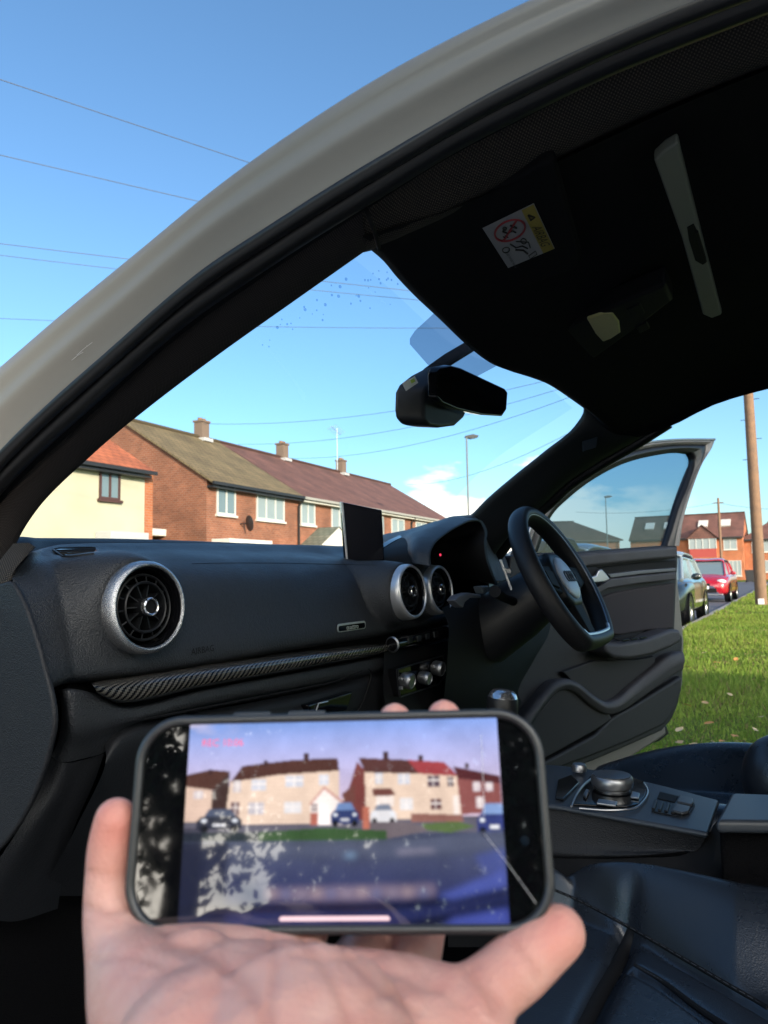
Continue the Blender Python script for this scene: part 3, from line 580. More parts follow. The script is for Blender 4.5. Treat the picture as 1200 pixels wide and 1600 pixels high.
# --- instrument binnacle
rim = [P(a, b, y=q) for (a, b), q in zip([(672,885),(671,868),(677,852),(698,833),(722,819),(743,812),(755,816),(761,829),(760,848),(763,872),(769,892),(778,915)], [.635,.64,.645,.65,.655,.66,.66,.655,.65,.645,.64,.635])]
hood = [P(a, b, y=q) for (a, b), q in zip([(630,880),(594,868),(594,839),(628,830),(665,820),(705,813),(740,811),(765,822),(775,840),(790,860),(800,880),(805,905)], [.80,.92,.97,.98,.98,.97,.95,.93,.92,.90,.88,.86])]
mid = [p*.5+q*.5+V((0,0,.012*(1 if 2 <= i <= 7 else .3))) for i, (p, q) in enumerate(zip(rim, hood))]
r0 = [p+V((0,.006,.002)) for p in rim]; r1 = [p+V((0,.03,.006)) for p in rim]
inn = [p+(sum(rim, V())/len(rim)-p)*.06+V((0,.004,0)) for p in rim]; inn2 = [p+(sum(rim, V())/len(rim)-p)*.16+V((0,.05,0)) for p in rim]; deep = [p+(sum(rim, V())/len(rim)-p)*.25+V((0,.15,-.01)) for p in rim]
bnc = grp('instrument_binnacle', rim[0])
gsub(bnc, 'binnacle_hood', loft('binnacle_hood', [hood, mid, r1, r0, rim, inn], 60, 40, M['leather']), None)
gsub(bnc, 'binnacle_cavity', loft('binnacle_cavity', [inn, inn2, deep], 60, 16, M['matt']), None)
mb = MB(); cc = sum(deep, V())/len(deep); mb.prism([p+V((0,.004,0)) for p in crom(deep, 40)], (0,.02,0)); gsub(bnc, 'gauge_panel', mb, M['gloss'])
wl = material('warning_light', (.5,.01,.03), .5, **{'Emission Color': (1,.05,.12,1), 'Emission Strength': .5}); mb = MB(); mb.ell(P(688,867,y=.74), (.0035,.002,.003), n=8); gsub(bnc, 'warning_light', mb, wl, smooth=True)
for px, py, w in ((705,880,.022),(735,872,.03)):
    mb = MB(); mb.lathe([(w,0),(w-.002,-.004),(w-.004,0)], P(px, py, y=.745), (0,1,.1), 40); gsub(bnc, 'gauge_ring', mb, M['plastic'], smooth=True)

# --- steering wheel
SW_c = V((.385,.471,.985)); SW_u = V((0,.458,.889)).normalized(); SW_n = V((0,-.889,.458)).normalized(); SW_x = V((1,0,0))
def sw(x, u, n=0): return SW_c + SW_x*x + SW_u*u + SW_n*n
def dpath(R, flat, n=120):
    pts = []
    for i in range(n):
        a = 2*pi*i/n+pi/2; x, u = R*cos(a), R*sin(a)
        if u < -flat: u = -flat+(u+flat)*.12
        pts.append((x, u))
    return pts
def ring_tube(mb, path, ra, rb, off=0, n=16, squash=None):
    k = len(path); vs = []
    for i, (x, u) in enumerate(path):
        a, b = path[i-1], path[(i+1)%k]; t = V((b[0]-a[0], b[1]-a[1], 0)).normalized(); o = V((t.y, -t.x, 0))
        for j in range(n):
            q = 2*pi*j/n; vs.append(sw(x+o.x*ra*cos(q), u+o.y*ra*cos(q), off+rb*sin(q)))
    mb.add(vs, [(i*n+j, i*n+(j+1)%n, ((i+1)%k)*n+(j+1)%n, ((i+1)%k)*n+j) for i in range(k) for j in range(n)])
stw = grp('steering_wheel', SW_c)
mb = MB(); ring_tube(mb, dpath(.166,.140), .0170, .0225, n=24); gsub(stw, 'wheel_rim', mb, material('wheel_leather', (.016,.016,.018), .5, spec=.45, bump=('leather', 500, .0004, .5)), smooth=True)
mb = MB(); ring_tube(mb, dpath(.1560,.1300), .0015, .0022, off=.0170, n=8); gsub(stw, 'rim_inlay', mb, M['satin'], smooth=True)
mb = MB(); pb = [p for p in dpath(.1565,.1300,160)]; low = [p for p in pb if p[1] < -.118]; mb.tube([sw(x, u, .0165) for x, u in low], .0042, n=8); gsub(stw, 'lower_clip', mb, M['alu'], smooth=True)
for u_ in (.15,):
    mb = MB(); ring_tube(mb, [(x, u) for x, u in dpath(.166,.140,200)], .0188, .0258, n=20)
def slab(pts, n0, n1): mb = MB(); mb.prism([sw(x, u, n0) for x, u in pts], SW_n*(n1-n0)); return mb
gsub(stw, 'airbag_cover', slab([(-.058,.052),(-.03,.066),(.03,.066),(.058,.052),(.066,.01),(.058,-.045),(.03,-.066),(-.03,-.066),(-.058,-.045),(-.066,.01)], -.045, .012), M['plastic'], bevel=.016, segs=5)
for s in (-1, 1): gsub(stw, 'spoke', slab([(s*.05,.035),(s*.155,.030),(s*.157,-.010),(s*.05,-.035)], -.012, .006), M['matt'], bevel=.005, segs=3)
gsub(stw, 'spoke', slab([(-.03,-.05),(.03,-.05),(.022,-.13),(-.022,-.13)], -.012, .006), M['matt'], bevel=.004, segs=3)
for s in (-1, 1): gsub(stw, 'switch_pod', slab([(s*.07,.018),(s*.115,.02),(s*.118,-.012),(s*.075,-.022)], .004, .011), M['matt'], bevel=.002, segs=3)
mb = MB(); mb.lathe([(.050,-.004),(.0495,.002),(.046,.0050),(.025,.0075),(0,.0085)], sw(0,.0,.012), SW_n, 48); emb = gsub(stw, 'emblem_plate', mb, material('emblem_plate', (.68,.69,.72), .42, metal=.2), smooth=True)
mb = MB()
for i in range(4):
    c0 = sw(-.0255+.017*i, .0, .0215)
    mb.lathe([(.0115+.0017*cos(a), .0012*sin(a)) for a in [2*pi*j/8 for j in range(8)]], c0, SW_n, 32, close=True)
gsub(stw, 'four_rings', mb, M['ink'], smooth=True)
# column, stalks, paddle
clm = grp('steering_column', sw(0,0,-.08))
mb = MB(); mb.tube([sw(0,0,-.03), sw(0,-.002,-.07), sw(0,-.01,-.12), sw(0,-.02,-.22)], [.055,.062,.068,.075], n=28); gsub(clm, 'column_shroud', mb, M['plastic'], smooth=True)
mb = MB(); mb.tube([sw(-.05,.0,-.10), sw(-.12,.012,-.095), sw(-.19,.02,-.08)], [.010,.009,.012], n=14); gsub(clm, 'wiper_stalk', mb, M['matt'], smooth=True)
mb = MB(); mb.tube([sw(.05,.0,-.10), sw(.12,.012,-.095), sw(.19,.02,-.08)], [.010,.009,.012], n=14); gsub(clm, 'indicator_stalk', mb, M['plastic'], smooth=True)
pq = [P(a, b, d=1.47) for a, b in ((780,875),(784,874),(801,921),(798,923))]; mb = MB(); mb.prism(pq, CF*.006); gsub(clm, 'shift_paddle', mb, M['alu'], bevel=.0012)
pq = [P(a, b, d=1.475) for a, b in ((786,886),(800,890),(800,897),(789,897))]; mb = MB(); mb.prism(pq, CF*.01); gsub(clm, 'paddle_mount', mb, M['satin'], bevel=.002)
q = [P(a, b, y=.60) for a, b in ((711,938),(718,930),(733,926),(752,929),(753,934),(736,934),(727,941),(724,950),(718,946))]; mb = MB(); mb.prism(q, (0,.02,0)); gsub(clm, 'cowl_trim', mb, material('pale_trim', (.13,.145,.18), .4), bevel=.003)
q = [P(a, b, y=.58) for a, b in ((752,916),(764,915),(764,922),(757,928))]; mb = MB(); mb.prism(q, (0,.02,0)); gsub(clm, 'stalk_tip', mb, material('stalk_grey', (.08,.10,.12), .4), bevel=.003)
# driver's side lower dash and knee panel
kd = [prow([(690,950),(740,930),(790,905),(840,890)], .655), prow([(700,975),(745,960),(795,940),(850,930)], .64), prow([(700,1010),(745,1000),(800,985),(860,975)], .63), prow([(695,1080),(745,1075),(800,1060),(835,1030)], .64), prow([(690,1125),(745,1120),(790,1095),(815,1065)], .68), prow([(690,1150),(745,1150),(790,1130),(815,1100)], .76)]
loft('knee_panel', kd, 30, 30, M['matt'], ROOT)

# --- centre stack: switch bar, climate panel
csk = grp('switch_bar', P(655,997,y=.66))
q = crom(prow([(613,1007),(640,1001),(670,994),(697,988)], [.69,.685,.68,.675]), 10); mb = MB(); mb.tube(q, .0135, n=18); gsub(csk, 'bar_body', mb, M['gloss'], smooth=True)
mb = MB()
for f in (.2,.36,.52,.68):
    a = q[0]*(1-f)+q[-1]*f; mb.box(a+V((0,-.0125,.003)), (.018,.004,.011))
gsub(csk, 'bar_button', mb, M['plastic'], bevel=.001)
ax = (q[-1]-q[0]).normalized(); mb = MB(); mb.lathe([(.0125,-.003),(.0155,0),(.0150,.003),(.0128,.004),(.0115,.0)], q[-1], ax, 40); gsub(csk, 'bar_end_ring', mb, M['satin'], smooth=True)
mb = MB(); mb.lathe([(.0125,-.002),(.0150,0),(.0145,.002)], q[0], ax, 40); gsub(csk, 'bar_joint', mb, M['satin'], smooth=True)
clp = grp('climate_panel', P(655,1055,y=.66))
q = prow([(620,1046),(645,1038),(692,1024),(697,1052),(684,1069),(624,1089)], .672); mb = MB(); mb.prism(q, (0,.02,0)); gsub(clp, 'panel_face', mb, M['gloss'], bevel=.002)
mb = MB(); mb.tube([p+V((0,-.002,0)) for p in q+[q[0]]], .0016, n=8); gsub(clp, 'panel_edge', mb, M['plastic'], smooth=True)
for px, py, r in ((640,1064,.0150),(667,1060,.0128),(688,1045,.0150)):
    c = P(px, py, y=.655); mb = MB(); mb.lathe([(r*.8,.016),(r*.95,.012),(r,.0),(r*.98,-.004),(r*.85,-.0065),(r*.78,-.005),(0,-.005)], c, (0,1,.15), 36); gsub(clp, 'climate_knob', mb, M['satin'], smooth=True)
for px, py in ((626,1060),(627,1075),(676,1041)):
    c = P(px, py, y=.664); mb = MB(); mb.box(c, (.006,.008,.006)); gsub(clp, 'climate_button', mb, M['satin'], bevel=.001)
# stack side, below the pad
sk = [prow([(600,1020),(650,1012),(705,1000)], .70), prow([(600,1090),(650,1080),(705,1070)], .685), prow([(640,1170),(680,1160),(720,1150)], .69)]
loft('centre_stack', sk, 16, 12, M['matt'], ROOT)

# --- centre console: gear lever, controller, switches, armrest
cz = .668
def cp(px, py, dz=0): return P(px, py, z=cz+dz)
cns = grp('centre_console', cp(980,1250))
def hull(name, top, zb, mat, bevel=.006, segs=4, z=cz):
    mb = MB(); t = [P(a, b, z=z) for a, b in top]; mb.prism(t, (0,0,zb-z)); return gsub(cns, name, mb, mat, bevel=bevel, segs=segs)
hull('console_top', [(700,1205),(780,1190),(880,1196),(940,1204),(1040,1228),(1124,1250),(1106,1301),(1000,1282),(880,1260),(700,1236)], .660, material('console_grey', (.038,.046,.058), .42, spec=.5, bump=('leather', 700, .0003, .4)), bevel=.004)
console_m = bpy.data.materials['console_grey']
# side panel below the top
e0 = [P(a, b, z=cz-.008) for a, b in ((700,1241),(880,1265),(1000,1287),(1105,1306))]
sdp = [[p+V((0,0,0)) for p in e0], [P(a, b, x=q) for (a, b), q in zip(((700,1290),(870,1318),(1000,1330),(1085,1330)), (-.115,-.13,-.135,-.137))], [P(a, b, x=q) for (a, b), q in zip(((700,1318),(870,1336),(1000,1336),(1070,1330)), (-.12,-.135,-.14,-.14))], [P(a, b, x=q) for (a, b), q in zip(((700,1325),(870,1342),(1000,1342),(1080,1336)), (-.105,-.12,-.125,-.125))]]
gsub(cns, 'console_side', loft('console_side', sdp, 30, 16, M['leather2']), None)
lo = [[P(a, b, x=q) for (a, b), q in zip(((700,1322),(870,1340),(1000,1340),(1075,1333),(1102,1310),(1125,1280),(1160,1280),(1260,1282)), (-.112,-.127,-.132,-.132,-.132,-.135,-.138,-.14))], [P(a, b, x=-.145) for a, b in ((700,1380),(870,1385),(1000,1380),(1075,1372),(1105,1350),(1125,1322),(1165,1326),(1265,1334))], [P(a, b, x=-.15) for a, b in ((700,1480),(870,1480),(1000,1480),(1075,1480),(1105,1480),(1125,1480),(1165,1480),(1265,1490))]]
gsub(cns, 'console_base', loft('console_base', lo, 60, 16, M['matt']), None)
mb = MB(); mb.prism([P(a, b, z=.700) for a, b in ((1142,1238),(1260,1242),(1300,1284),(1118,1282))], (0,0,-.016)); gsub(cns, 'armrest', mb, console_m, bevel=.006, segs=4)
mb = MB(); mb.prism([P(a, b, z=.684) for a, b in ((1146,1246),(1260,1250),(1300,1293),(1122,1291))], (0,0,-.13)); gsub(cns, 'armrest_box', mb, M['carpet'], bevel=.01, segs=3)
# controller plate, ring and knob
mb = MB(); mb.prism([cp(a, b, .0015) for a, b in ((893,1258),(905,1232),(925,1212),(960,1206),(1005,1222),(1012,1230),(1008,1245),(998,1258),(980,1262))], (0,0,.002)); gsub(cns, 'controller_plate', mb, M['gloss'], bevel=.001)
q = crom([cp(a, b, .004) for a, b in ((893,1260),(900,1243),(912,1226),(930,1212))], 16); mb = MB(); mb.tube(q, .0016, n=8)
q = crom([cp(a, b, .004) for a, b in ((905,1263),(950,1266),(990,1263),(1004,1253),(1012,1236),(1006,1224))], 24); mb.tube(q, .0016, n=8); gsub(cns, 'plate_edge', mb, M['satin'], smooth=True)
kc = cp(957,1236,.0); kr = .0285
mb = MB(); mb.lathe([(kr*.9,.0),(kr*.92,.006),(kr*1.05,.008),(kr*1.10,.014),(kr*1.08,.021),(kr*1.0,.024),(kr*.97,.0235)], kc, (0,0,1), 56); kn = gsub(cns, 'controller_knob', mb, M['satin'], smooth=True)
mb = MB(); mb.lathe([(kr*.985,.022),(kr*.97,.0250),(kr*.6,.0258),(0,.0260)], kc, (0,0,1), 48); gsub(cns, 'knob_top', mb, material('knob_face', (.05,.055,.065), .3), smooth=True)
for pts in (((911,1245),(916,1236),(921,1238),(916,1249)), ((935,1252),(965,1256),(962,1262),(932,1258)), ((988,1240),(1000,1243),(998,1250),(985,1248))):
    mb = MB(); mb.prism([cp(a, b, .004) for a, b in pts], (0,0,.004)); gsub(cns, 'rocker_switch', mb, M['satin'], bevel=.0012)
c = cp(905,1205,.004); mb = MB(); mb.lathe([(.012,0),(.0125,.008),(.010,.012),(0,.0125)], c, (0,0,1), 32); gsub(cns, 'volume_knob', mb, M['satin'], smooth=True)
mb = MB(); mb.prism([cp(a, b, .001) for a, b in ((872,1222),(893,1214),(905,1226),(880,1252),(868,1250))], (0,0,.004)); gsub(cns, 'gear_gate', mb, M['gloss'], bevel=.001)
# slots and two buttons
mb = MB(); mb.prism([cp(a, b, .001) for a, b in ((1018,1268),(1031,1237),(1084,1250),(1086,1257),(1078,1272),(1062,1277))], (0,0,.0012)); gsub(cns, 'switch_surround', mb, M['plastic'], bevel=.0004)
mb = MB(); mb.prism([cp(a, b, .0026) for a, b in ((1031,1238),(1060,1245),(1054,1254),(1027,1248))], (0,0,.0008)); gsub(cns, 'coin_slot', mb, M['matt'])
mb = MB()
for i in range(4):
    a = 1022+i*10; mb.prism([cp(a, 1252+i*2, .0026), cp(a+5, 1253+i*2, .0026), cp(a+1, 1266+i*2, .0026), cp(a-4, 1265+i*2, .0026)], (0,0,.003))
gsub(cns, 'slot_rib', mb, M['plastic'], bevel=.0006)
for pts in (((1062,1246),(1083,1251),(1084,1257),(1080,1261),(1058,1256)), ((1057,1259),(1079,1264),(1076,1271),(1066,1274),(1050,1270))):
    mb = MB(); mb.prism([cp(a, b, .0026) for a, b in pts], (0,0,.004)); gsub(cns, 'console_button', mb, material('button_grey', (.06,.064,.07), .4), bevel=.0014)
# gear lever
gl = grp('gear_lever', cp(785,1150)); g0 = P(785,1098,d=1.27)
mb = MB(); mb.lathe([(.018,-.07),(.024,-.035),(.0275,-.010),(.0265,.008),(.021,.017),(.016,.020)], g0, (0,-.1,1), 36); gsub(gl, 'lever_grip', mb, M['plastic'], smooth=True)
mb = MB(); mb.lathe([(.0265,.007),(.0225,.017),(.017,.0215),(.008,.023),(0,.0232)], g0, (0,-.1,1), 36); gsub(gl, 'lever_cap', mb, M['chrome'], smooth=True)
mb = MB(); mb.tube([g0+V((0,.01,-.07)), g0+V((0,.02,-.14))], [.02,.04], n=16); gsub(gl, 'lever_boot', mb, M['seat'], smooth=True)

# --- seats (quilted leather cushions as shaped sheets)
def groove(p, path, w, dep):
    d = min(((V((p[0], p[1]))-a).dot(b-a)/max((b-a).length_squared, 1e-9), a, b) and (V((p[0], p[1])) - (a+(b-a)*min(1, max(0, (V((p[0], p[1]))-a).dot(b-a)/max((b-a).length_squared, 1e-9))))).length for a, b in zip(path[:-1], path[1:]))
    return -dep*math.exp(-(d/w)**2)
def cushion(name, x0, x1, y0, y1, z0, bol, bh, grooves, mat, parent, nx=110, ny=110, dive=0, taper=None):
    rows = []
    for j in range(ny):
        y = y0+(y1-y0)*j/(ny-1); r = []
        for i in range(nx):
            x = x0+(x1-x0)*i/(nx-1); z = z0 + .03*sin(pi*min(1, max(0, (y-y0)/(y1-y0)))*.9)
            for e, hgt, sd in ((x-x0, bh[0], 0), (x1-x, bh[1], 1)):
                bw = min(bol, max(.05, taper[0]+(taper[1]-y)*taper[2])) if taper else bol
                if e < bw: z += hgt*sin(pi*(e/bw)**.8)**1.3*(1-dive*max(0, (y-(y0+y1)/2)/(y1-y0)*2)**1.6)
            ed = min(x-x0, x1-x, y1-y); z -= .10*max(0, 1-ed/.045)**2; z -= dive*.07*max(0, (y-(y0+y1)/2)/(y1-y0)*2)**2
            for path, w, d_ in grooves: z += groove((x, y), path, w, d_)
            r.append(V((x, y, z)))
        rows.append(r)
    rows = [[p+V((0,0,-.2)) for p in rows[0]]] + rows + [[p+V((0,0,-.25)) for p in rows[-1]]]
    rows = [[r[0]+V((0,0,-.2))]+r+[r[-1]+V((0,0,-.2))] for r in rows]
    return grid(name, rows, mat, parent)
def zp(lst, z): return [V((q.x, q.y)) for q in [P(a, b, z=z) for a, b in lst]]
ps = grp('passenger_seat', (-.44,.05,.35))
s1_, s2_, s3_ = [(860,1388),(900,1405),(985,1450),(1080,1505),(1200,1575),(1330,1660)], [(984,1450),(962,1500),(930,1560),(902,1620)], [(992,1508),(1030,1530),(1090,1575),(1150,1620)]
gr_ = [(zp(s1_, .57), .006, .012), (zp(s2_, .565), .012, .016), (zp(s3_, .565), .007, .012)]
PSC = cushion('seat_cushion', -.74, -.165, -.40, .40, .535, .16, (.055,.075), gr_, M['seat'], None, nx=190, ny=240, taper=(.02, .35, .55))
gsub(ps, 'seat_cushion', PSC, None)
sbv = BVHTree.FromPolygons([v.co.copy() for v in PSC.data.vertices], [tuple(p.vertices) for p in PSC.data.polygons])
def on_seat(px, py):
    h = sbv.ray_cast(CAM, ray(px, py).normalized()); return h[0] if h[0] is not None else P(px, py, z=.56)
stitch = material('seat_stitch', (.05,.055,.065), .6)
for pts, w0, w1 in ((s1_[:5], .0016, .0026), (s3_[:3]+[(1145,1612)], .0020, .0040)):
    q = [on_seat(*p) for p in [(v.x, v.y) for v in crom([(a, b, 0) for a, b in pts], 30)]]
    mb = MB(); mb.tube(q, [w0+(w1-w0)*i/29 for i in range(30)], n=8); gsub(ps, 'seat_seam', mb, M['matt'], smooth=True)
    mb = MB()
    for i in range(0, 28): mb.tube([q[i].lerp(q[i+1], .1)+V((-.004,-.003,.0015)), q[i].lerp(q[i+1], .75)+V((-.004,-.003,.0015))], .0005, n=5)
    gsub(ps, 'stitching', mb, stitch)
lft, rgt = [(980,1452),(957,1500),(923,1560),(892,1622)], [(991,1460),(979,1505),(950,1560),(918,1622)]
lq, rq = [on_seat(v.x, v.y) for v in crom([(a, b, 0) for a, b in lft], 24)], [on_seat(v.x, v.y) for v in crom([(a, b, 0) for a, b in rgt], 24)]
gsub(ps, 'groove_shade', grid('groove_shade', [sh(lq, (0,0,.001)), sh(mix(lq, rq, .3), (0,0,.0035)), sh(mix(lq, rq, .7), (0,0,.0035)), sh(rq, (0,0,.001))], M['matt']), None)  # matt black strip laid over the groove in place of its shade
mb = MB(); mb.box((-.44,.0,.40),(.46,.70,.16)); gsub(ps, 'seat_base', mb, M['matt'], bevel=.03)
ds = grp('driver_seat', (.37,.05,.35))
gd = [(zp([(915,1200),(960,1200),(1000,1215),(1020,1232)], .58), .008, .012)]
gsub(ds, 'seat_cushion', cushion('seat_cushion', .13, .645, -.25, .50, .520, .17, (.055,.085), gd, M['seat'], None, dive=.55), None)
mb = MB(); mb.box((.38,.05,.40),(.44,.5,.16)); gsub(ds, 'seat_base', mb, M['matt'], bevel=.03)
bc = P(1222,1222,x=.14)
mb = MB(); mb.ell(bc, (.055,.060,.075), n=20); 
secs = []
for z, yc, w, th in ((.50,.02,.44,.16),(.58,.00,.50,.19),(.72,-.05,.52,.20),(.88,-.11,.51,.18),(1.02,-.17,.46,.14),(1.12,-.21,.34,.10),(1.15,-.22,.22,.05)):
    secs.append([V((.385+w/2*math.copysign(abs(cos(a))**.6, cos(a)), yc-.02+th/2*math.copysign(abs(sin(a))**.6, sin(a))+(.035*(abs(cos(a))**3) if sin(a) > 0 else 0), z)) for a in [2*pi*i/40 for i in range(40)]])
mb.add([p for r in secs for p in r], [(i*40+k, i*40+(k+1)%40, (i+1)*40+(k+1)%40, (i+1)*40+k) for i in range(len(secs)-1) for k in range(40)]+[tuple(range(40))[::-1], tuple((len(secs)-1)*40+k for k in range(40))])
mb.ell((.385,-.25,1.24), (.13,.055,.09), n=14); mb.tube([V((.33,-.23,1.1)), V((.33,-.25,1.2))], .012, n=8); mb.tube([V((.44,-.23,1.1)), V((.44,-.25,1.2))], .012, n=8)
sbk = gsub(ds, 'seat_backrest', mb, M['seat'], smooth=True); q_ = sbk.modifiers.new('Remesh', 'REMESH'); q_.mode = 'VOXEL'; q_.voxel_size = .010; q_.use_smooth_shade = True; q_ = sbk.modifiers.new('Smooth', 'SMOOTH'); q_.iterations = 6

M['striptrim'] = material('door_strip', (.11,.115,.13), .4, metal=.5)
# --- the open driver's door
D0 = V((.85,.85,0)); DN = V((-.5,-.866,0)).normalized()
def D(px, py, off=0): return PP(px, py, D0+DN*off, DN)
dr = grp('driver_door', D(830,1000))
def dpl(name, pix, off, th, mat, bevel=.004, segs=3, parent=None, smooth_n=0):
    q = [D(a, b, off) for a, b in pix]
    if smooth_n: q = crom(q, smooth_n, closed=True)
    mb = MB(); mb.prism(q, -DN*th); return gsub(parent or dr, name, mb, mat, bevel=bevel, segs=segs)
fo = [(812,870),(846,790),(870,764),(905,734),(955,707),(1005,693),(1050,688),(1117,687)]
fi = [(840,862),(862,806),(890,777),(930,747),(975,724),(1030,710),(1068,706),(1082,708)]
fo2 = [(1117,687),(1113,697),(1098,719),(1080,766),(1066,815),(1061,853)]
fi2 = [(1082,708),(1086,716),(1077,752),(1062,790),(1050,830),(1043,853)]
def fstrip(name, a, b, n, off, th, mat):
    A, B = crom([D(*p, off) for p in a], n), crom([D(*p, off) for p in b], n)
    rows = [sh(A, -DN*th), A, sh(mix(A, B, .25), DN*.006), sh(mix(A, B, .5), DN*.008), sh(mix(A, B, .75), DN*.004), B, sh(B, -DN*th)]
    c = [crom([r[j] for r in rows], 20) for j in range(n)]
    return gsub(dr, name, grid(name, [[q[i] for q in c] for i in range(20)], mat), None)
mid1 = [((a+c)/2*1.0*.6+c*0+ (a)*.4 if 0 else a*.62+c*.38, b*.62+d_*.38) for (a, b), (c, d_) in zip(fo, fi)]
mid2 = [(a*.62+c*.38, b*.62+d_*.38) for (a, b), (c, d_) in zip(fo2, fi2)]
fstrip('window_frame', fo, mid1, 60, .02, .05, M['doorpaint']); fstrip('window_frame', fo2, mid2, 40, .02, .05, M['doorpaint'])
fstrip('window_seal', mid1, fi, 60, .014, .03, M['rubber']); fstrip('window_seal', mid2, fi2, 40, .014, .03, M['rubber'])
mb = MB(); mb.tube(crom([D(a, b-.5, .025) for a, b in fo], 40), .004, n=8); gsub(dr, 'frame_lip', mb, M['satin'], smooth=True)
gq = [(830,868)]+[(a-3, b-3) for a, b in fi]+[(a+3, b) for a, b in fi2[1:]]+[(1040,868)]
dpl('window_glass', gq, -.004, .004, M['doorglass'], bevel=0)
body = [(798,868),(840,864),(905,862),(985,856),(1059,851),(1060,880),(1058,905),(1055,985),(1062,986),(1067,995),(1067,1060),(1061,1098),(1050,1125),(1035,1142),(985,1164),(925,1190),(860,1212),(800,1230),(780,1200),(780,1000)]
dpl('door_panel', body, .01, .05, M['leather2'], bevel=.008)
outer = [(775,880),(840,870),(1058,858),(1060,905),(1070,1000),(1068,1070),(1058,1110),(1040,1132),(1043,1148),(1025,1160),(985,1185),(925,1216),(860,1252),(760,1295)]
dpl('door_skin', outer, -.06, .08, M['doorpaint'], bevel=.012)
dpl('upper_trim', [(845,884),(905,866),(985,859),(1059,853),(1060,872),(1000,877),(920,886),(850,905)], .045, .05, M['doortrim'], bevel=.012, segs=5)
dpl('trim_recess', [(850,906),(920,888),(1000,879),(1057,875),(1057,890),(1000,893),(960,900),(935,917),(900,930),(855,940)], .020, .02, M['matt'], bevel=.004)
dpl('trim_strip', [(950,897),(1000,891),(1056,887),(1056,892),(1000,897),(955,903)], .034, .02, M['striptrim'], bevel=.002)
dpl('trim_ledge', [(930,920),(955,904),(1000,899),(1057,894),(1057,906),(1000,912),(950,920),(925,935),(905,945),(900,935)], .040, .03, M['doortrim'], bevel=.006, segs=4)
dpl('handle_recess', [(908,888),(932,885),(940,893),(933,906),(912,910),(902,900)], .042, .01, M['matt'], bevel=.004)
dpl('door_handle', [(912,905),(932,899),(936,891),(941,889),(949,898),(954,905),(946,909),(918,912)], .056, .012, M['satin'], bevel=.004, segs=4)
dpl('cloth_insert', [(930,938),(960,926),(1005,918),(1055,911),(1053,982),(1010,985),(970,992),(950,990)], .026, .02, M['doorcloth'], bevel=.006, segs=3)
dpl('armrest', [(945,1003),(965,1005),(1010,998),(1050,983),(1065,984),(1066,1003),(1050,1012),(1020,1024),(985,1031),(960,1029),(945,1020)], .085, .085, M['doortrim'], bevel=.014, segs=5)
for k_ in range(3): dpl('window_switch', [(972+k_*14,1000-k_*2),(982+k_*14,998-k_*2),(984+k_*14,1001-k_*2),(974+k_*14,1003-k_*2)], .090, .006, M['gloss'], bevel=.0015)
dpl('grab_recess', [(958,997),(975,993),(1000,990),(990,997),(968,1001)], .050, .01, M['matt'], bevel=.002)
dpl('door_pocket', [(880,1050),(930,1032),(1000,1030),(1024,1025),(1024,1035),(1010,1050),(980,1078),(958,1095),(945,1098),(930,1090),(895,1066)], .030, .02, M['doordark'], bevel=.004)
fstrip('pocket_ridge', [(815,1128),(843,1092),(866,1068),(885,1062),(903,1067),(927,1086),(948,1097),(964,1093),(987,1074),(1020,1047),(1050,1024),(1067,1019)], [(826,1142),(850,1104),(870,1082),(885,1077),(899,1081),(924,1102),(948,1115),(968,1112),(994,1096),(1024,1074),(1050,1056),(1067,1046)], 70, .050, .05, M['doortrim'])
dpl('speaker_grille', [(830,1132),(850,1104),(870,1080),(885,1074),(898,1078),(955,1118),(957,1124),(930,1142),(880,1170),(850,1186),(815,1190)], .040, .03, M['doordark'], bevel=.006)
dpl('lower_trim', [(958,1120),(985,1106),(1066,1056),(1066,1078),(1058,1104),(1040,1132),(985,1158),(925,1182),(860,1206),(800,1224),(800,1214),(860,1186),(930,1148)], .034, .03, M['leather2'], bevel=.010, segs=4)
dpl('door_edge', [(1018,1150),(1030,1140),(1042,1134),(1046,1146),(1032,1158),(1012,1164)], -.07, .03, M['rubber'], bevel=.004)
# door mirror outside the glass (its dark inner face shows by the wheel)
dpl('door_mirror', [(848,862),(858,845),(880,838),(900,842),(908,856),(905,872),(860,876)], -.10, .12, M['gloss'], bevel=.012)
# ------------------------------------------------------------------ the phone
PH = [P(206,1120,d=.2735), P(850,1108,d=.264), P(868,1458,d=.241), P(202,1464,d=.2505)]   # case corners (unrounded)
pc = sum(PH, V())/4; pex = ((PH[1]-PH[0])+(PH[2]-PH[3])).normalized(); pey = ((PH[0]-PH[3])+(PH[1]-PH[2])).normalized()
FR = frame(pc, pex, pey); PW = ((PH[1]-PH[0]).length+(PH[2]-PH[3]).length)/2; PHH = ((PH[0]-PH[3]).length+(PH[1]-PH[2]).length)/2
PHONE = thing('mobile_phone', 'mobile phone in a black case, held sideways and showing a dashcam picture of houses', 'phone', pc)
def fr3(x, y, z=0): return FR @ V((x, y, z))
def fdir(x, y, z): return FR.to_3x3() @ V((x, y, z))
def ring_prism(o, i, z0, z1, lip=0):
    mb = MB(); n = len(o)
    vs = [fr3(x, y, z0) for x, y in o]+[fr3(x, y, z1) for x, y in o]+[fr3(x, y, z1) for x, y in i]+[fr3(x, y, z0) for x, y in i]
    return mb.add(vs, [(a*n+k, a*n+(k+1)%n, ((a+1)%4)*n+(k+1)%n, ((a+1)%4)*n+k) for a in range(4) for k in range(n)])
ro_, ri_ = rrect(PW, PHH, .0165, 14), rrect(PW-.0062, PHH-.0062, .0136, 14)
casem = material('phone_case', (.030,.032,.034), .30, spec=.7, bump=('noise', 900, .0001, .3))
ring_prism(ro_, ri_, -.011, .0012).build('phone_case', casem, PHONE, bevel=.0014, segs=4)
